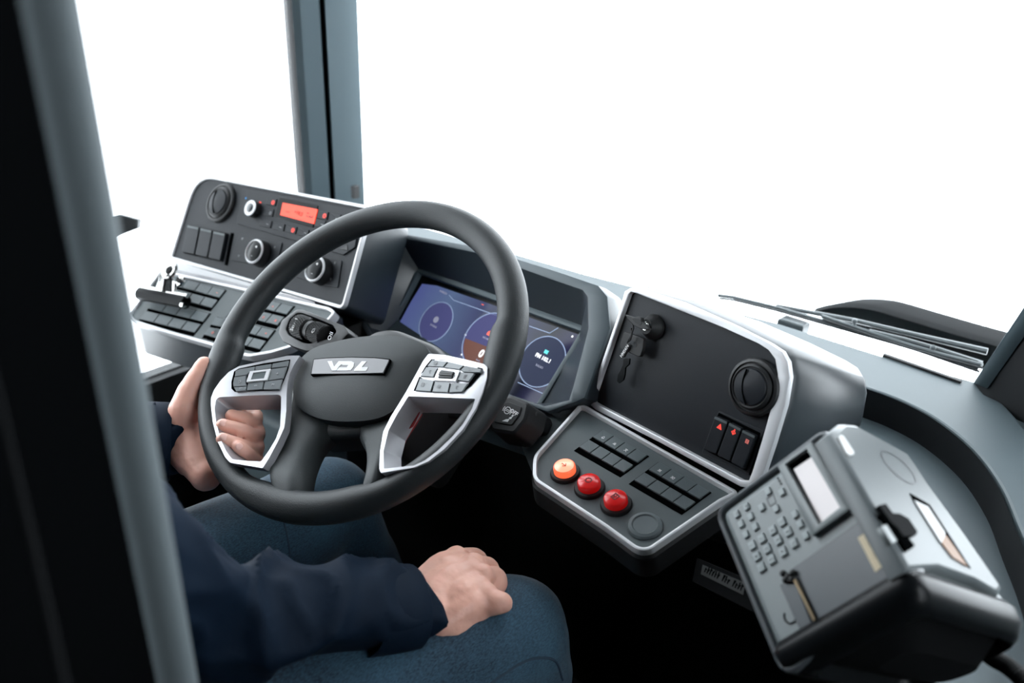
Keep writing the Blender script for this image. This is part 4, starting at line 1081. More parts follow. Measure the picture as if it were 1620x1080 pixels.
def push(p, lens, top, ink, kind, r=0.0155):
    c = FPs.L(p); q = MB(); q.lathe(c.x, c.y, [(0.0192, -0.001), (0.0192, 0.002), (0.0178, 0.0042), (0.015, 0.0046)], 36); b = q.build('button_collar', rubber, low, sharp=35)
    q = MB(); q.lathe(c.x, c.y, [(0.0142, 0.003), (0.0142, 0.0105), (0.0136, 0.0125), (0.0125, 0.0134), (0.0004, 0.0140)], 36); l = q.build('push_button', lens, b, sharp=50)
    if top is not lens:
        q = MB(); q.lathe(c.x, c.y, [(0.0128, 0.0130), (0.0120, 0.0138), (0.0004, 0.0146)], 36); q.build('lens_top', top, l, sharp=60)
    icon(kind, l, ink, c.x, c.y, 0.0141 if top is lens else 0.0147, 0.0064, 0.0011)
    return b
p1_ = push((894.5, 748.5), orabtn, oratop, oraink, 'arrow'); p2_ = push((933, 772.5), redbtn, redbtn, redink, 'ring'); p3_ = push((975, 798.5), redbtn, redbtn, redink, 'door')
p1_.children[0]['label'] = 'lit orange push button'; p2_.children[0]['label'] = 'red push button'; p3_.children[0]['label'] = 'red push button with a door symbol'
c = FPs.L((1020.5, 832.5)); q = MB(); q.lathe(c.x, c.y, [(0.0205, -0.001), (0.0205, 0.0012), (0.019, 0.0035), (0.015, 0.0045), (0.0135, 0.0032), (0.0004, 0.003)], 40); q.build('blank_cap', keyp, low, sharp=25)
shift_children(low, before)
for ch in low.children:
    if ch not in before:
        for g in ch.children:
            for g2 in g.children: g2.data.transform(M2)

# dark pedestal below the console, with a paper label under it
q = MB(); zt = FP.W(0, 0, -0.075)
ped = wbox(-0.08, 0.08, -0.06, 0.12, 0.0, 0.60, 0.02)
pd = ped.build('console_pedestal', blackm); pd.location = (0.445, 0.27, 0.0)
tag(pd, 'black pedestal under the switch console reaching down to the floor', 'pedestal')
FLb = Frame(at(1146, 917, 0.90), (-0.35, -0.75, 0.55), (0.9, -0.4, 0.1))
q = MB(); q.prism(FLb.P([(1112, 893), (1180, 922), (1176, 941), (1109, 908)]), -0.0005, 0.0005)
lb = q.build('paper_label', labelm); lb.matrix_world = FLb.M
tag(lb, 'grey printed label in the shade below the switch console', 'label')
a, b = FLb.L((1115, 899)), FLb.L((1176, 930)); d_ = b - a
q = MB(); nv = V((-d_.y, d_.x)).normalized()
for k in range(15):
    if k in (6, 10): continue
    c_ = a + d_ * ((k + 0.5) / 15); q.stroke([c_ - nv * 0.003, c_ + nv * (0.003 if k % 3 else 0.001)], 0.0012, 0.0005); q.stroke([c_ - nv * 0.002 * (k % 2), c_ + d_ * 0.03 + nv * 0.001 * (k % 4)], 0.001, 0.0005)
q.build('faint_print', blackm, lb, flat=True)
MB().prism(grow(FLb.P([(1105, 890), (1185, 924), (1190, 960), (1100, 915)]), 0.004), -0.012, -0.001).build('label_bracket', voidm, None)
lbk = bpy.data.objects['label_bracket']; lbk.matrix_world = FLb.M; tag(lbk, 'dark bracket behind the printed label under the switch console', 'bracket')

# sloping fascia patch joining the display, the hood's foot and the switch console
P_ = [FC.W(*FC.L((800, 634), 0.004), 0.004), FC.W(*FC.L((855, 641), 0.005), 0.005), FC.W(*FC.L((882, 637), 0.035), 0.035), FC.W(*FC.L((902, 633), 0.047), 0.047), FC.W(*FC.L((928, 642), 0.03), 0.03),
      FP.W(*FP.L((960, 660), -0.012), -0.012), FP.W(*FP.L((918, 652), -0.012), -0.012), FP.W(*FP.L((848, 722), -0.012), -0.012), FP.W(*FP.L((846, 757), -0.02), -0.02), FP.W(*FP.L((825, 705), -0.02), -0.02), at(795, 665, 1.13)]
P_ = [p - V((0, 0.5, 0)) for p in P_]
c_ = (P_[1] + P_[6] + P_[7] + P_[3]) / 4
q = MB(); dn = V((0.0, 0.012, -0.012))
q.loops([[p + dn for p in P_], P_, [c_ + (p - c_) * 0.02 for p in P_]]); q.build('side_fascia', greyp, dash, sharp=50)
# ---------------------------------------------------------------- ticket machine
tick = thing('ticket_machine', 'grey ticket machine with keypad and small display at the lower right', 'ticket machine', FT)
zt5 = Z(1100, 640, 2.4538); zT = Z(1130, 660, 4.154); zU = Z(1320, 660, 3.6); zV = Z(1200, 860, 3.857)
fc4 = FT.P([(1139, 811), (1304, 689), (1430, 909), (1243, 1060)])
face = rnd(ccw(fc4), [0.012, 0.006, 0.006, 0.010], 4)
A_, B_, C_, D_ = fc4           # top-left, top-right, bottom-right, bottom-left
SF = Frame(FT.W(C_.x, C_.y, 0), FT.u, FT.v)    # side plane through the face's right edge; its own u = v, v = -? (used only for tracing)
def side(p, a=0.0):
    """point on the machine's right side plane, in machine coordinates"""
    q_ = FT.loc(onp(p, FT.W(C_.x + a, C_.y, 0), FT.u)); return q_
bpts = [side(p) for p in ((1367, 685), (1427, 718), (1459, 765), (1520, 850), (1581, 938))]
dep = lambda b: None
# body: face outline swept back along -c with a depth that grows towards the bottom
b_top, b_bot = max(p.y for p in fc4), min(p.y for p in fc4)
def depth(b):
    t = (b_top - b) / (b_top - b_bot); t = max(0.0, min(1.0, t))
    return 0.055 + 0.10 * min(1.0, t * 1.6) ** 0.8
q = MB()
R = []
for ins, k in ((0.007, 0.0), (0.003, -0.001), (0.0005, -0.004), (0.0, -0.008)):
    R.append([V((*p, k)) for p in offs(face, -ins)])
R2 = [V((p.x, p.y, -depth(p.y))) for p in offs(face, 0.0)]
R3 = [V((p.x, p.y, -depth(p.y) - 0.008)) for p in offs(face, -0.012)]
q.loops(R + [R2, R3]); q.build('body', ticketm, tick, sharp=40)
# dark rim round the top and left of the face
q = MB(); q.ring(face, 0.006, -0.0002, -0.022, 0.0015, 0.003); q.build('rim', ticketd, tick, sharp=40)
# printer door and face furniture
pd_ = MB().prism(rnd(FT.P(zt5((370, 642), (668, 430), (800, 662), (432, 928), (330, 700), (368, 672))), 0.001), -0.002, 0.0012, 0.0006).build('printer_door', ticketd, tick)
MB().prism(rnd(FT.P(zt5((470, 150), (512, 118), (798, 640), (790, 652), (668, 428))), 0.001), -0.002, 0.0005).build('face_band', ticketd, tick)
q = MB(); q.prism(FT.P(zV((225, 215), (250, 205), (375, 465), (368, 485), (340, 500))), 0.001, 0.0035, 0.0006); sl = q.build('ticket_slot', gloss, pd_)
q = MB(); q.tube([V((*FT.L(x), 0.0036)) for x in zV((240, 225), (300, 345), (360, 470))], 0.0014, 8); q.build('tear_bar', brass, sl)
q = MB()
for a in ((165, 185), (195, 205), (225, 180), (180, 225), (215, 225)):
    q.ball(V((*FT.L(zV(a)[0]), 0.003)), 0.0030, 6)
q.build('latch', rubber, pd_)
q = MB(); h = FT.L(zV((195, 440))[0]); q.stroke([h + V((0.006 * math.cos(t), 0.006 * math.sin(t))) for t in (k * 0.5 + 2.4 for k in range(7))], 0.0012, 0.0, 0.0008); q.build('finger_notch', gloss, tick)
st = MB().prism(rnd(FT.P(zU((140, 688), (190, 652), (296, 835), (240, 884))), 0.0008), 0.0, 0.0015).build('sticker', cream, pd_, flat=True)
q = MB()
for a, b in (((190, 715), (208, 735)), ((208, 710), (222, 740)), ((222, 770), (240, 800)), ((240, 765), (250, 790)), ((236, 800), (246, 790))):
    q.stroke(FT.P(zU(a, b)), 0.0007, 0.0015)
q.build('scribble', mat('faded_ink', (0.42, 0.33, 0.22), 0.7), st, flat=True)
st['label'] = 'cream paper sticker'
bz = FT.P(zT((440, 330), (660, 168), (922, 610), (670, 788)))
wn = FT.P(zT((492, 318), (630, 218), (850, 600), (712, 712)))
bzr = [p for p in bz]
q = MB(); q.ring2(ccw(bz), ccw(wn), -0.002, 0.0055, 0.0008); db = q.build('display_bezel', ticketm, tick, sharp=40)
MB().prism(wn, -0.002, 0.0003).build('display_recess', blackm, db)
dpx = FT.P(zT((535, 345), (650, 268), (850, 605), (722, 705)), -0.002)
MB().prism(dpx, -0.002, 0.0008).build('display', lcdgrey, db, flat=True)
rv = math.radians(-90)
ks = [(350, 485), (440, 490), (308, 590), (402, 597), (143, 635), (172, 700), (203, 768), (207, 585), (235, 650), (265, 717), (527, 635), (560, 700), (598, 775)]
nums = {(440, 685): '7', (480, 750): '8', (518, 825): '9', (380, 740): '4', (415, 805): '5', (447, 882): '6', (308, 795): '1', (342, 862): '2', (373, 932): '3', (245, 840): '-', (275, 912): '0', (305, 985): '='}
def tkey(p, wd, hg, s=None):
    h = FT.L(zT(p)[0], 0.002)
    q = MB(); q.box((h.x, h.y, 0.0), (hg, wd, 0.0044), 0.0006); k = q.build('key', ticketk, tick, sharp=40)
    if s: text('lettering', s, greyprint, k, h.x, h.y, 0.0022, 0.0045, rv)
    return k
for p in ks: tkey(p, 0.0062, 0.0056, '*' if p in ((143, 635), (207, 585)) else None)
for p, s in nums.items(): tkey(p, 0.0075, 0.0070, s)
h = FT.L(zT((375, 545))[0]); q = MB(); q.ring(rnd([(h.x - 0.0038, h.y - 0.0042), (h.x + 0.0038, h.y - 0.0042), (h.x + 0.0038, h.y + 0.0042), (h.x - 0.0038, h.y + 0.0042)], 0.001), 0.0004, 0.0004, -0.0005, 0.0006); q.build('enter_key', ticketd, tick)
q = MB()
for p in ((420, 400), (430, 418), (440, 437)):
    h = FT.L(zT(p)[0]); q.cyl(h.x, h.y, 0.001, -0.0005, 0.0005, n=10)
q.build('speaker_hole', blackm, tick)
# glossy lid over the right side
lidp = [(1306, 690), (1325, 672), (1346, 674), (1367, 685), (1427, 718), (1440, 736), (1459, 766), (1520, 850), (1580, 937), (1575, 945), (1540, 925), (1478, 903), (1440, 905), (1428, 906)]
LS = [side(p, 0.003) for p in lidp]
q = MB()
ce = sum(LS, V((0, 0, 0))) / len(LS)
ins = [ce + (p - ce) * 0.94 + V((0.005, 0, 0)) for p in LS]
q.loops([[p - V((0.012, 0, 0)) for p in LS], LS, [ce + (p - ce) * 0.975 + V((0.0035, 0, 0)) for p in LS], ins]); lid = q.build('lid', ticketl, tick, sharp=50)
def lidpart(name, zf, pts, m, d0, d1, par=lid, bev=0.0):
    P_ = [side(p, 0.008) for p in zf(*pts)]
    q = MB(); q.loops([[p + V((d0, 0, 0)) for p in P_], [p + V((d1, 0, 0)) for p in P_]]); return q.build(name, m, par, sharp=30)
lidpart('lamp_window', zU, ((16, 118), (28, 104), (46, 112), (104, 200), (104, 214), (80, 222), (62, 208)), paper, -0.002, 0.0015)
lidpart('lid_window_edge', zU, ((426, 432), (540, 498), (775, 862), (735, 838), (600, 715), (450, 478)), blackm, -0.002, 0.0006)
lidpart('lid_sky_reflection', zU, ((448, 474), (528, 512), (625, 660), (620, 690), (602, 718)), paper, -0.001, 0.0012)  # white sky reflection painted on the lid as a pale patch
lidpart('lid_brown_reflection', zU, ((604, 716), (626, 672), (640, 690), (752, 850), (668, 800)), brown, -0.001, 0.0012)  # brown reflection painted on the lid as a coloured patch
q = MB(); q.loops([[side(p, 0.008) + V((0.0006, 0, 0)) for p in zU(*[(365 + 118 * math.cos(t) * 0.85 + 30 * math.sin(t) * -0.5 + 0, 285 + 95 * math.cos(t) * 0.9 + 42 * math.sin(t)) for t in (k * 0.2618 for k in range(24))])],
                   [side(p, 0.008) + V((0.0006, 0, 0)) for p in zU(*[(365 + 112 * math.cos(t) * 0.85 + 26 * math.sin(t) * -0.5 + 0, 285 + 90 * math.cos(t) * 0.9 + 38 * math.sin(t)) for t in (k * 0.2618 for k in range(24))])]], False, False); q.build('round_mark', ticketd, lid)
# catch between face and lid
lidpart('lid_catch', zU, ((232, 515), (270, 505), (310, 560), (350, 562), (400, 590), (450, 665), (440, 685), (370, 690), (335, 640), (300, 610)), voidm, -0.004, 0.004)
lidpart('catch_slot', zU, ((250, 560), (290, 545), (440, 740), (420, 760), (395, 770)), blackm, -0.002, 0.003)
lidpart('catch_plate', zU, ((256, 628), (285, 615), (345, 710), (318, 725)), ticketm, -0.003, 0.002)
# lower body: glossy black boot with a recessed underside
F3 = Frame(FT.W(C_.x, C_.y, 0), -FT.v, FT.u)   # underside plane
lowpx_s = [(1428, 908), (1445, 908), (1478, 910), (1540, 928), (1584, 950), (1600, 973)]
e1_ = [side(p, 0.004) for p in lowpx_s]
dpt = -min(p.z for p in e1_)
y0 = C_.y
xs0, xs1 = D_.x - 0.004, C_.x + 0.006
q = MB()
def bootloop(y, g):
    return [V((x, y, z)) for x, z in [(p.x, p.y) for p in rnd([(xs0 - g, 0.003 + g), (xs0 - g, -0.145), (xs1 + g, -0.155), (xs1 + g, 0.003 + g)], [0.014, 0.02, 0.02, 0.016], 6)]]
q.loops([bootloop(y0 + 0.004, -0.004), bootloop(y0 + 0.003, 0.0), bootloop(y0 - 0.004, 0.003), bootloop(y0 - 0.016, 0.001), bootloop(y0 - 0.024, -0.008), bootloop(y0 - 0.026, -0.014), bootloop(y0 - 0.016, -0.022)])
q.build('boot', gloss, tick, sharp=60)
q = MB(); q.loops([[V((p.x, p.y - 0.004, p.z)) for p in bootloop(y0 - 0.013, -0.024)], bootloop(y0 - 0.03, -0.05)]); q.build('underside_panel', voidm, tick)
# arm that carries the machine, and its corrugated cable
cb = FT.W((A_.x + C_.x) / 2, (A_.y + C_.y) / 2, -0.10)
arm = MB(); arm.tube([V((0, 0, 0)), V((0.02, 0.10, -0.06)), V((0.03, 0.16, -0.16)), V((0.0, 0.17, -0.30))], 0.022, 14)
ar = arm.build('mounting_arm', voidm); ar.location = cb
tag(ar, 'dark arm holding the ticket machine from behind', 'mounting arm')
hp = smooth_open([at(1545, 1020, 0.86), at(1570, 1040, 0.85), at(1592, 1052, 0.84), at(1616, 1072, 0.83), at(1650, 1110, 0.82), at(1700, 1180, 0.84)], 14)
q = MB(); rr = []
pts = []; 
for i, p in enumerate(hp):
    pts.append(p); rr.append(0.0078 if i % 2 else 0.0064)
b0 = pts[0]
q.tube([p - b0 for p in pts], rr, 16); hs = q.build('corrugated_hose', rubber, sharp=20); hs.location = b0
tag(hs, 'black corrugated cable hose running out behind the ticket machine', 'hose')
# ---------------------------------------------------------------- driver's seat
seat = thing('driver_seat', 'black driver seat under the person, mostly hidden by the partition', 'seat', Matrix.Translation((0, -0.45, 0)))
q = MB(); q.prism(rnd([(-0.23, -0.24), (0.23, -0.24), (0.23, 0.22), (-0.23, 0.22)], 0.07), 0.33, 0.445, 0.03); q.build('seat_cushion', seatm, seat)
q = MB(); q.prism(rnd([(-0.23, 0.0), (0.23, 0.0), (0.21, 0.62), (-0.21, 0.62)], 0.08), -0.06, 0.06, 0.03); q.xf(Matrix.Translation((0, -0.27, 0.42)) @ Matrix.Rotation(math.radians(100), 4, 'X')); q.build('backrest', seatm, seat)
q = MB(); q.prism(rnd([(-0.13, 0), (0.13, 0), (0.13, 0.16), (-0.13, 0.16)], 0.05), -0.04, 0.04, 0.02); q.xf(Matrix.Translation((0, -0.39, 1.08)) @ Matrix.Rotation(math.radians(100), 4, 'X')); q.build('headrest', seatm, seat)
q = MB(); q.prism(rnd([(-0.18, -0.2), (0.18, -0.2), (0.18, 0.18), (-0.18, 0.18)], 0.04), 0.0, 0.33, 0.02); q.build('pedestal', darkpl, seat)

# ---------------------------------------------------------------- the driver
def remesh(mb, name, m, vox, smooth=4, parent=None, disp=None):
    me = bpy.data.meshes.new('tmp'); bmesh.ops.recalc_face_normals(mb.bm, faces=mb.bm.faces); mb.bm.to_mesh(me); mb.bm.free()
    o = bpy.data.objects.new('tmp', me); col.objects.link(o)
    r = o.modifiers.new('r', 'REMESH'); r.mode = 'VOXEL'; r.voxel_size = vox
    if smooth:
        s = o.modifiers.new('s', 'SMOOTH'); s.factor = 0.5; s.iterations = smooth
    dg = bpy.context.evaluated_depsgraph_get()
    m2 = bpy.data.meshes.new_from_object(o.evaluated_get(dg))
    bpy.data.objects.remove(o); bpy.data.meshes.remove(me)
    if disp:
        nv = [v.normal.copy() for v in m2.vertices]
        for v, n in zip(m2.vertices, nv): v.co += n * disp(v.co)
    m2.name = name; m2.materials.clear(); m2.materials.append(m)
    m2.polygons.foreach_set('use_smooth', [True] * len(m2.polygons))
    b = bpy.data.objects.new(name, m2); col.objects.link(b)
    if parent is not None: b.parent = parent
    return b
def limb(mb, pts, rad, n=14, sub=4, ell=1.0):
    """tapered round-ended tube through joints (dense, for the voxel union)"""
    P_ = smooth_open(pts, sub); Rr = []
    for i in range(len(P_)):
        f = i / sub; k = min(int(f), len(rad) - 2); t = f - k
        t = t * t * (3 - 2 * t); Rr.append(rad[k] * (1 - t) + rad[k + 1] * t)
    mb.tube(P_, Rr, n, ell=ell)
    mb.ball(P_[0], rad[0] * 0.99, 8); mb.ball(P_[-1], rad[-1] * 0.99, 8)
def A(*p): return at(*p)
SHR, SHL = V((0.185, -0.50, 1.02)), V((-0.185, -0.50, 1.02))
ELR = A(320, 978, 0.83); WRR = A(660, 962, 0.925)
ELL = V((-0.33, -0.36, 0.70)); WRL = A(268, 700, 1.19)
HPR, HPL = V((0.10, -0.47, 0.53)), V((-0.10, -0.47, 0.52))
KNR, KNL = V((0.290, -0.03, 0.540)), V((-0.10, 0.015, 0.515))
ANR, ANL = V((0.285, 0.08, 0.10)), V((-0.10, 0.17, 0.10))
per = thing('person', 'seated driver in navy jacket and blue jeans, left hand gripping the steering wheel', 'person', Matrix.Translation((0, -0.45, 0.44)))
PM = Matrix.Translation((0, 0.45, -0.44))
b = MB()
# trunk, neck and head
limb(b, [V((0, -0.47, 0.54)), V((0, -0.50, 0.70)), V((0, -0.52, 0.90)), V((0, -0.51, 1.01))], [0.125, 0.12, 0.125, 0.08], 20)
limb(b, [V((-0.06, -0.50, 0.98)), SHL], [0.075, 0.055]); limb(b, [V((0.06, -0.50, 0.98)), SHR], [0.075, 0.055])
limb(b, [V((0, -0.505, 1.0)), V((0, -0.49, 1.12)), V((0, -0.47, 1.18))], [0.06, 0.056, 0.058])
b.ball((0, -0.465, 1.275), (0.076, 0.095, 0.105), 16); b.ball((0, -0.415, 1.215), (0.052, 0.055, 0.06), 12)
limb(b, [V((0, -0.372, 1.285)), V((0, -0.352, 1.25))], [0.009, 0.015]); limb(b, [V((-0.022, -0.365, 1.205)), V((0, -0.360, 1.207)), V((0.022, -0.365, 1.205))], [0.006, 0.009, 0.006])
for s in (-1, 1):
    b.ball((s * 0.078, -0.46, 1.26), (0.010, 0.02, 0.032), 8); b.ball((s * 0.032, -0.378, 1.278), 0.014, 8)
    limb(b, [V((s * 0.02, -0.372, 1.298)), V((s * 0.05, -0.385, 1.298))], [0.008, 0.007])
# legs and feet
for H_, K_, N_ in ((HPR, KNR, ANR), (HPL, KNL, ANL)):
    limb(b, [H_, H_.lerp(K_, 0.5) + V((0, 0, 0.005)), K_], [0.078, 0.068, 0.05]); limb(b, [K_, K_.lerp(N_, 0.4) + V((0, -0.015, 0)), N_], [0.05, 0.05, 0.034])
    limb(b, [N_, N_ + V((0, 0.07, -0.05)), N_ + V((0, 0.17, -0.07))], [0.036, 0.038, 0.028])
# arms down to the wrists
limb(b, [SHR, SHR.lerp(ELR, 0.5), ELR], [0.05, 0.043, 0.036]); limb(b, [ELR, ELR.lerp(WRR, 0.4), WRR], [0.036, 0.036, 0.027])
limb(b, [SHL, SHL.lerp(ELL, 0.5), ELL], [0.05, 0.043, 0.036]); limb(b, [ELL, ELL.lerp(WRL, 0.45), WRL], [0.036, 0.038, 0.028])
# right hand lying on the thigh: back of the hand up, fingers curled over
WR2 = A(690, 968, 0.93)
limb(b, [WRR, WR2], [0.027, 0.027], ell=1.15)
limb(b, [A(680, 955, 0.935), A(712, 930, 0.953), A(742, 913, 0.962)], [0.030, 0.031, 0.025])
MC = [A(722, 886, 0.985), A(748, 897, 0.970), A(762, 914, 0.955), A(768, 944, 0.936)]
wb = [A(672, 925, 0.955), A(678, 940, 0.945), A(686, 962, 0.935), A(698, 985, 0.922)]
for w_, m_, r0, r1 in zip(wb, MC, (0.019, 0.021, 0.021, 0.019), (0.0155, 0.0158, 0.015, 0.0145)):
    limb(b, [w_, w_.lerp(m_, 0.5) + V((0, 0, 0.004)), m_], [r0, (r0 + r1) / 2 + 0.002, r1])
    b.ball(m_ + V((0, 0, 0.002)), r1 * 1.03, 8)
for m_, ch, rr in ((MC[0], [(752, 880, 1.01), (762, 900, 1.005), (750, 920, 0.985)], (0.0125, 0.011, 0.010, 0.009)),
                   (MC[1], [(772, 896, 0.99), (780, 915, 0.985), (770, 930, 0.975)], (0.0125, 0.0115, 0.010, 0.009)),
                   (MC[2], [(783, 911, 0.968), (790, 924, 0.966), (780, 934, 0.962)], (0.0125, 0.0115, 0.010, 0.009)),
                   (MC[3], [(783, 950, 0.930), (796, 953, 0.930), (794, 958, 0.936)], (0.0128, 0.0122, 0.0115, 0.009))):
    limb(b, [m_] + [A(*c) for c in ch], rr)
limb(b, [A(742, 940, 0.948), A(766, 955, 0.936), A(789, 954, 0.930)], [0.015, 0.0132, 0.0126])
limb(b, [A(712, 985, 0.925), A(745, 970, 0.935), A(775, 955, 0.935)], [0.019, 0.015, 0.012])
for i in range(3):
    w2, m2_ = (wb[i] + wb[i + 1]) / 2, (MC[i] + MC[i + 1]) / 2
    limb(b, [w2, w2.lerp(m2_, 0.5) + V((0, 0, 0.006)), m2_.lerp(w2, 0.12) + V((0, 0, 0.003))], [0.020, 0.021, 0.0150])
# thumb tucked on the far side
limb(b, [A(690, 905, 0.985), A(708, 890, 1.02), A(735, 890, 1.035)], [0.016, 0.013, 0.011])
# left hand round the rim
b2 = b
WL2 = A(281, 700, 1.185)
limb(b, [WRL, WL2], [0.028, 0.028], ell=1.1)
cb_ = [(292, 655, 1.175), (288, 680, 1.175), (296, 705, 1.165), (312, 735, 1.145)]
mcp = [(326, 640, 1.205), (328, 662, 1.198), (334, 688, 1.185), (342, 716, 1.165)]
for c_, m_, r0, r1 in zip(cb_, mcp, (0.020, 0.021, 0.021, 0.021), (0.0145, 0.0145, 0.0145, 0.0145)):
    limb(b, [WL2, A(*c_), A(*m_)], [0.024, r0, r1])
limb(b, [A(296, 690, 1.175), A(314, 728, 1.15), A(326, 752, 1.13)], [0.027, 0.026, 0.021])
limb(b, [A(284, 690, 1.18), A(291, 652, 1.165), A(298, 624, 1.163), A(310, 600, 1.163), A(323, 576, 1.166)], [0.023, 0.021, 0.0165, 0.0140, 0.0112])
b.ball(A(320, 582, 1.165), 0.0122, 8)
FING = [((326, 640, 1.205), (365, 645, 1.185), (398, 652, 1.150), (404, 664, 1.128), (388, 662, 1.112), (366, 657, 1.108)),
        ((328, 662, 1.198), (368, 668, 1.175), (402, 676, 1.135), (406, 690, 1.112), (382, 681, 1.094), (352, 672, 1.088)),
        ((334, 688, 1.185), (372, 692, 1.160), (402, 700, 1.120), (404, 713, 1.098), (378, 704, 1.080), (352, 694, 1.074)),
        ((342, 716, 1.165), (376, 718, 1.140), (402, 722, 1.110), (406, 732, 1.092), (392, 719, 1.076), (376, 706, 1.068))]
for ch, k in zip(FING, (1.0, 1.02, 1.0, 0.9)):
    limb(b, [A(*c) for c in ch], [0.0125 * k, 0.0110 * k, 0.0105 * k, 0.0100 * k, 0.0096 * k, 0.0086 * k], 14, 4)
b.xf(PM)
def skin_bump(c):
    return 0.0005 * noise.noise(c * 90) + 0.0003 * noise.noise(c * 210)
body = remesh(b, 'body', skin, 0.0021, 4, per, skin_bump)
# finger nails of the left hand
def nail(ch, r, tw):
    p, q_ = A(*ch[-2]), A(*ch[-1]); ax_ = (q_ - p).normalized(); toc = (CAM - q_).normalized()
    up = (toc - ax_ * toc.dot(ax_)).normalized(); sd = ax_.cross(up)
    up = (up * math.cos(tw) + sd * math.sin(tw)).normalized(); sd = ax_.cross(up)
    M = Matrix((ax_, sd, up)).transposed().to_4x4(); M.translation = q_ + up * r * 0.72 + ax_ * r * 0.1
    q = MB(); q.ball((0, 0, 0), (r * 0.75, r * 0.62, r * 0.30), 8); q.xf(PM @ M); q.build('fingernail', nailm, per, sharp=80)
for ch, k, tw in zip(FING[1:], (1.0, 1.0, 0.9), (0.5, 0.5, 0.2)): nail(ch, 0.0086 * k, tw)

# hair
q = MB(); q.ball((0, -0.48, 1.30), (0.083, 0.098, 0.098), 16); q.ball((0, -0.50, 1.25), (0.080, 0.075, 0.08), 12); q.xf(PM)
q.build('hair', mat('dark_hair', (0.02, 0.014, 0.01), 0.6, bump=(200, 0.5)), per)
# jeans
def wr(p, sc, amp, st=(1, 1, 1), seed=0.0):
    c = V((p.x * st[0] + seed, p.y * st[1], p.z * st[2])) * sc
    a = noise.noise(c); return amp * (1 - 2 * abs(a)) * 0.8 + amp * 0.5 * noise.noise(c * 2.3)
b = MB()
limb(b, [V((0, -0.47, 0.52)), V((0, -0.48, 0.66))], [0.155, 0.15], 20)
for H_, K_, N_ in ((HPR, KNR, ANR), (HPL, KNL, ANL)):
    limb(b, [H_, H_.lerp(K_, 0.45) + V((0, 0, 0.004)), H_.lerp(K_, 0.8) + V((0, 0, 0.006)), K_], [0.102, 0.092, 0.080, 0.073], 20)
    limb(b, [K_, K_.lerp(N_, 0.3) + V((0, -0.012, 0)), K_.lerp(N_, 0.92)], [0.072, 0.074, 0.064], 20)
b.xf(PM)
jeans = remesh(b, 'jeans', denim, 0.007, 4, per, lambda c: wr(c, 9, 0.004, (1, 0.6, 1)) )
from mathutils.bvhtree import BVHTree
bvh = BVHTree.FromPolygons([v.co - Vector_off for v in jeans.data.vertices], [list(p.vertices) for p in jeans.data.polygons]) if False else None
jv = [v.co + V((0, -0.45, 0.44)) for v in jeans.data.vertices]
bvh = BVHTree.FromPolygons(jv, [list(p.vertices) for p in jeans.data.polygons])
def seam(pts, r=0.0016):
    P_ = [bvh.ray_cast(CAM, ray(p))[0] for p in smooth_open([V(p) for p in pts], 8)]
    P_ = [p for p in P_ if p is not None and (p - CAM).length < 1.6]
    if len(P_) > 3:
        q = MB(); q.tube(P_, r, 6); q.xf(PM); q.build('seam', seamm, jeans)
seam([(770, 1085), (819, 1052), (848, 1041), (878, 1045), (890, 1075)])
seam([(500, 1110), (620, 1040), (700, 1012), (780, 985), (850, 975)], 0.0013) if False else None
seam([(448, 820), (455, 850), (458, 880), (450, 905)], 0.0014)
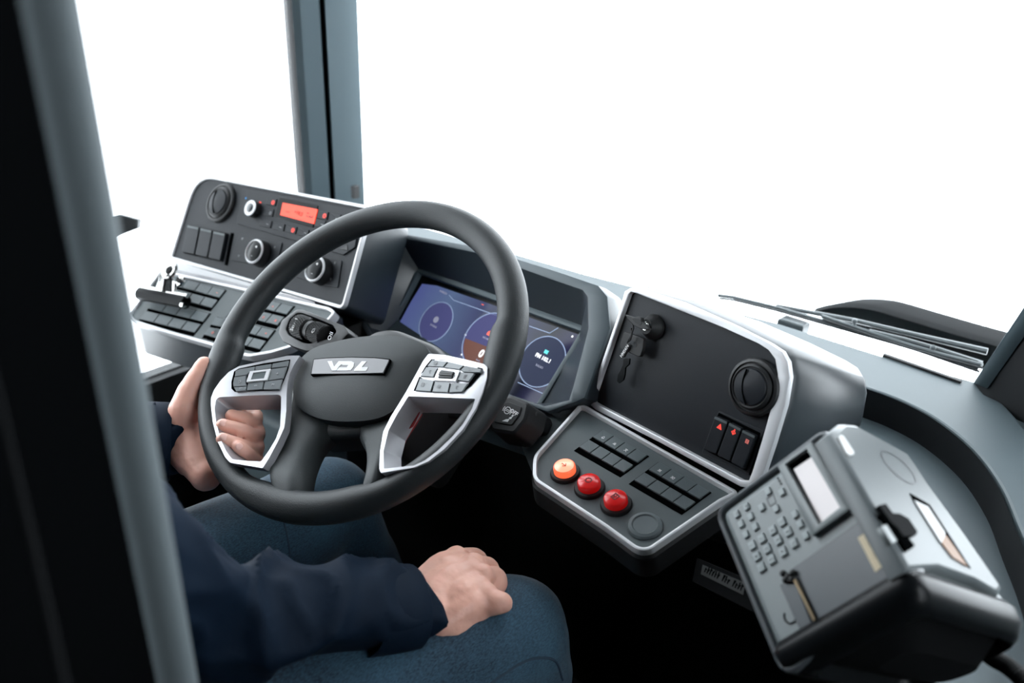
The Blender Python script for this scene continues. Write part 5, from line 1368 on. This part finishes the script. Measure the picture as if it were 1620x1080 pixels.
# jacket
def fold(c):
    p = V((c.x * 1.5 + 0.6 * c.y + 3.1, c.y * 0.8 - 0.5 * c.x, c.z * 0.8)) * 8.0
    a = 1 - abs(noise.noise(p) * 1.6); e = 1 - abs(noise.noise(p * 2.1 + V((5, 2, 1))) * 1.6)
    return 0.016 * max(0, a) ** 3 + 0.006 * max(0, e) ** 3 - 0.012
b = MB()
limb(b, [V((0, -0.47, 0.62)), V((0, -0.50, 0.76)), V((0, -0.52, 0.92)), V((0, -0.505, 1.04))], [0.165, 0.16, 0.155, 0.09], 22)
limb(b, [V((-0.06, -0.50, 1.0)), SHL], [0.10, 0.082]); limb(b, [V((0.06, -0.50, 1.0)), SHR], [0.10, 0.082])
limb(b, [SHR, SHR.lerp(ELR, 0.5), ELR], [0.080, 0.070, 0.058], 18)
limb(b, [ELR, ELR.lerp(WRR, 0.3) + V((0, 0, 0.004)), ELR.lerp(WRR, 0.7), ELR.lerp(WRR, 0.945)], [0.058, 0.057, 0.051, 0.046], 18)
limb(b, [SHL, SHL.lerp(ELL, 0.5), ELL], [0.082, 0.074, 0.064], 18)
limb(b, [ELL, ELL.lerp(WRL, 0.4), ELL.lerp(WRL, 0.95)], [0.064, 0.062, 0.048], 18)
b.xf(PM)
jacket = remesh(b, 'jacket', jacketm, 0.0065, 4, per, lambda c: fold(c))
def cuff(e, w_, r, L_, name='cuff'):
    ax_ = (w_ - e).normalized(); q = MB(); pts = []
    x = ax_.cross(V((0, 0, 1))).normalized(); y = x.cross(ax_)
    def ringat(s, rr, k=0): return [w_ + ax_ * s + (x * math.cos(t) * 1.06 + y * math.sin(t)) * rr * (1 + 0.03 * math.sin(3 * t + k)) for t in (2 * math.pi * i / 40 for i in range(40))]
    q.loops([ringat(-L_, r * 1.05), ringat(-L_ * 0.5, r * 1.04, 1), ringat(-0.002, r * 1.02, 1), ringat(0.0, r * 0.99, 1), ringat(-0.001, r * 0.94, 1), ringat(-L_ * 0.6, r * 0.90)], False, False)
    q.xf(PM); return q.build(name, jacketm, jacket, sharp=60)
dR = (WRR - ELR).normalized(); dL = (WRL - ELL).normalized()
cuff(ELR, WRR + dR * -0.008, 0.044, 0.055); cuff(ELL, WRL + dL * 0.002, 0.052, 0.05)
# shoes
for N_ in (ANR, ANL):
    q = MB(); limb(q, [N_ + V((0, -0.04, -0.045)), N_ + V((0, 0.06, -0.045)), N_ + V((0, 0.19, -0.055))], [0.045, 0.047, 0.038]); q.xf(PM); q.build('shoe', rubber, per)
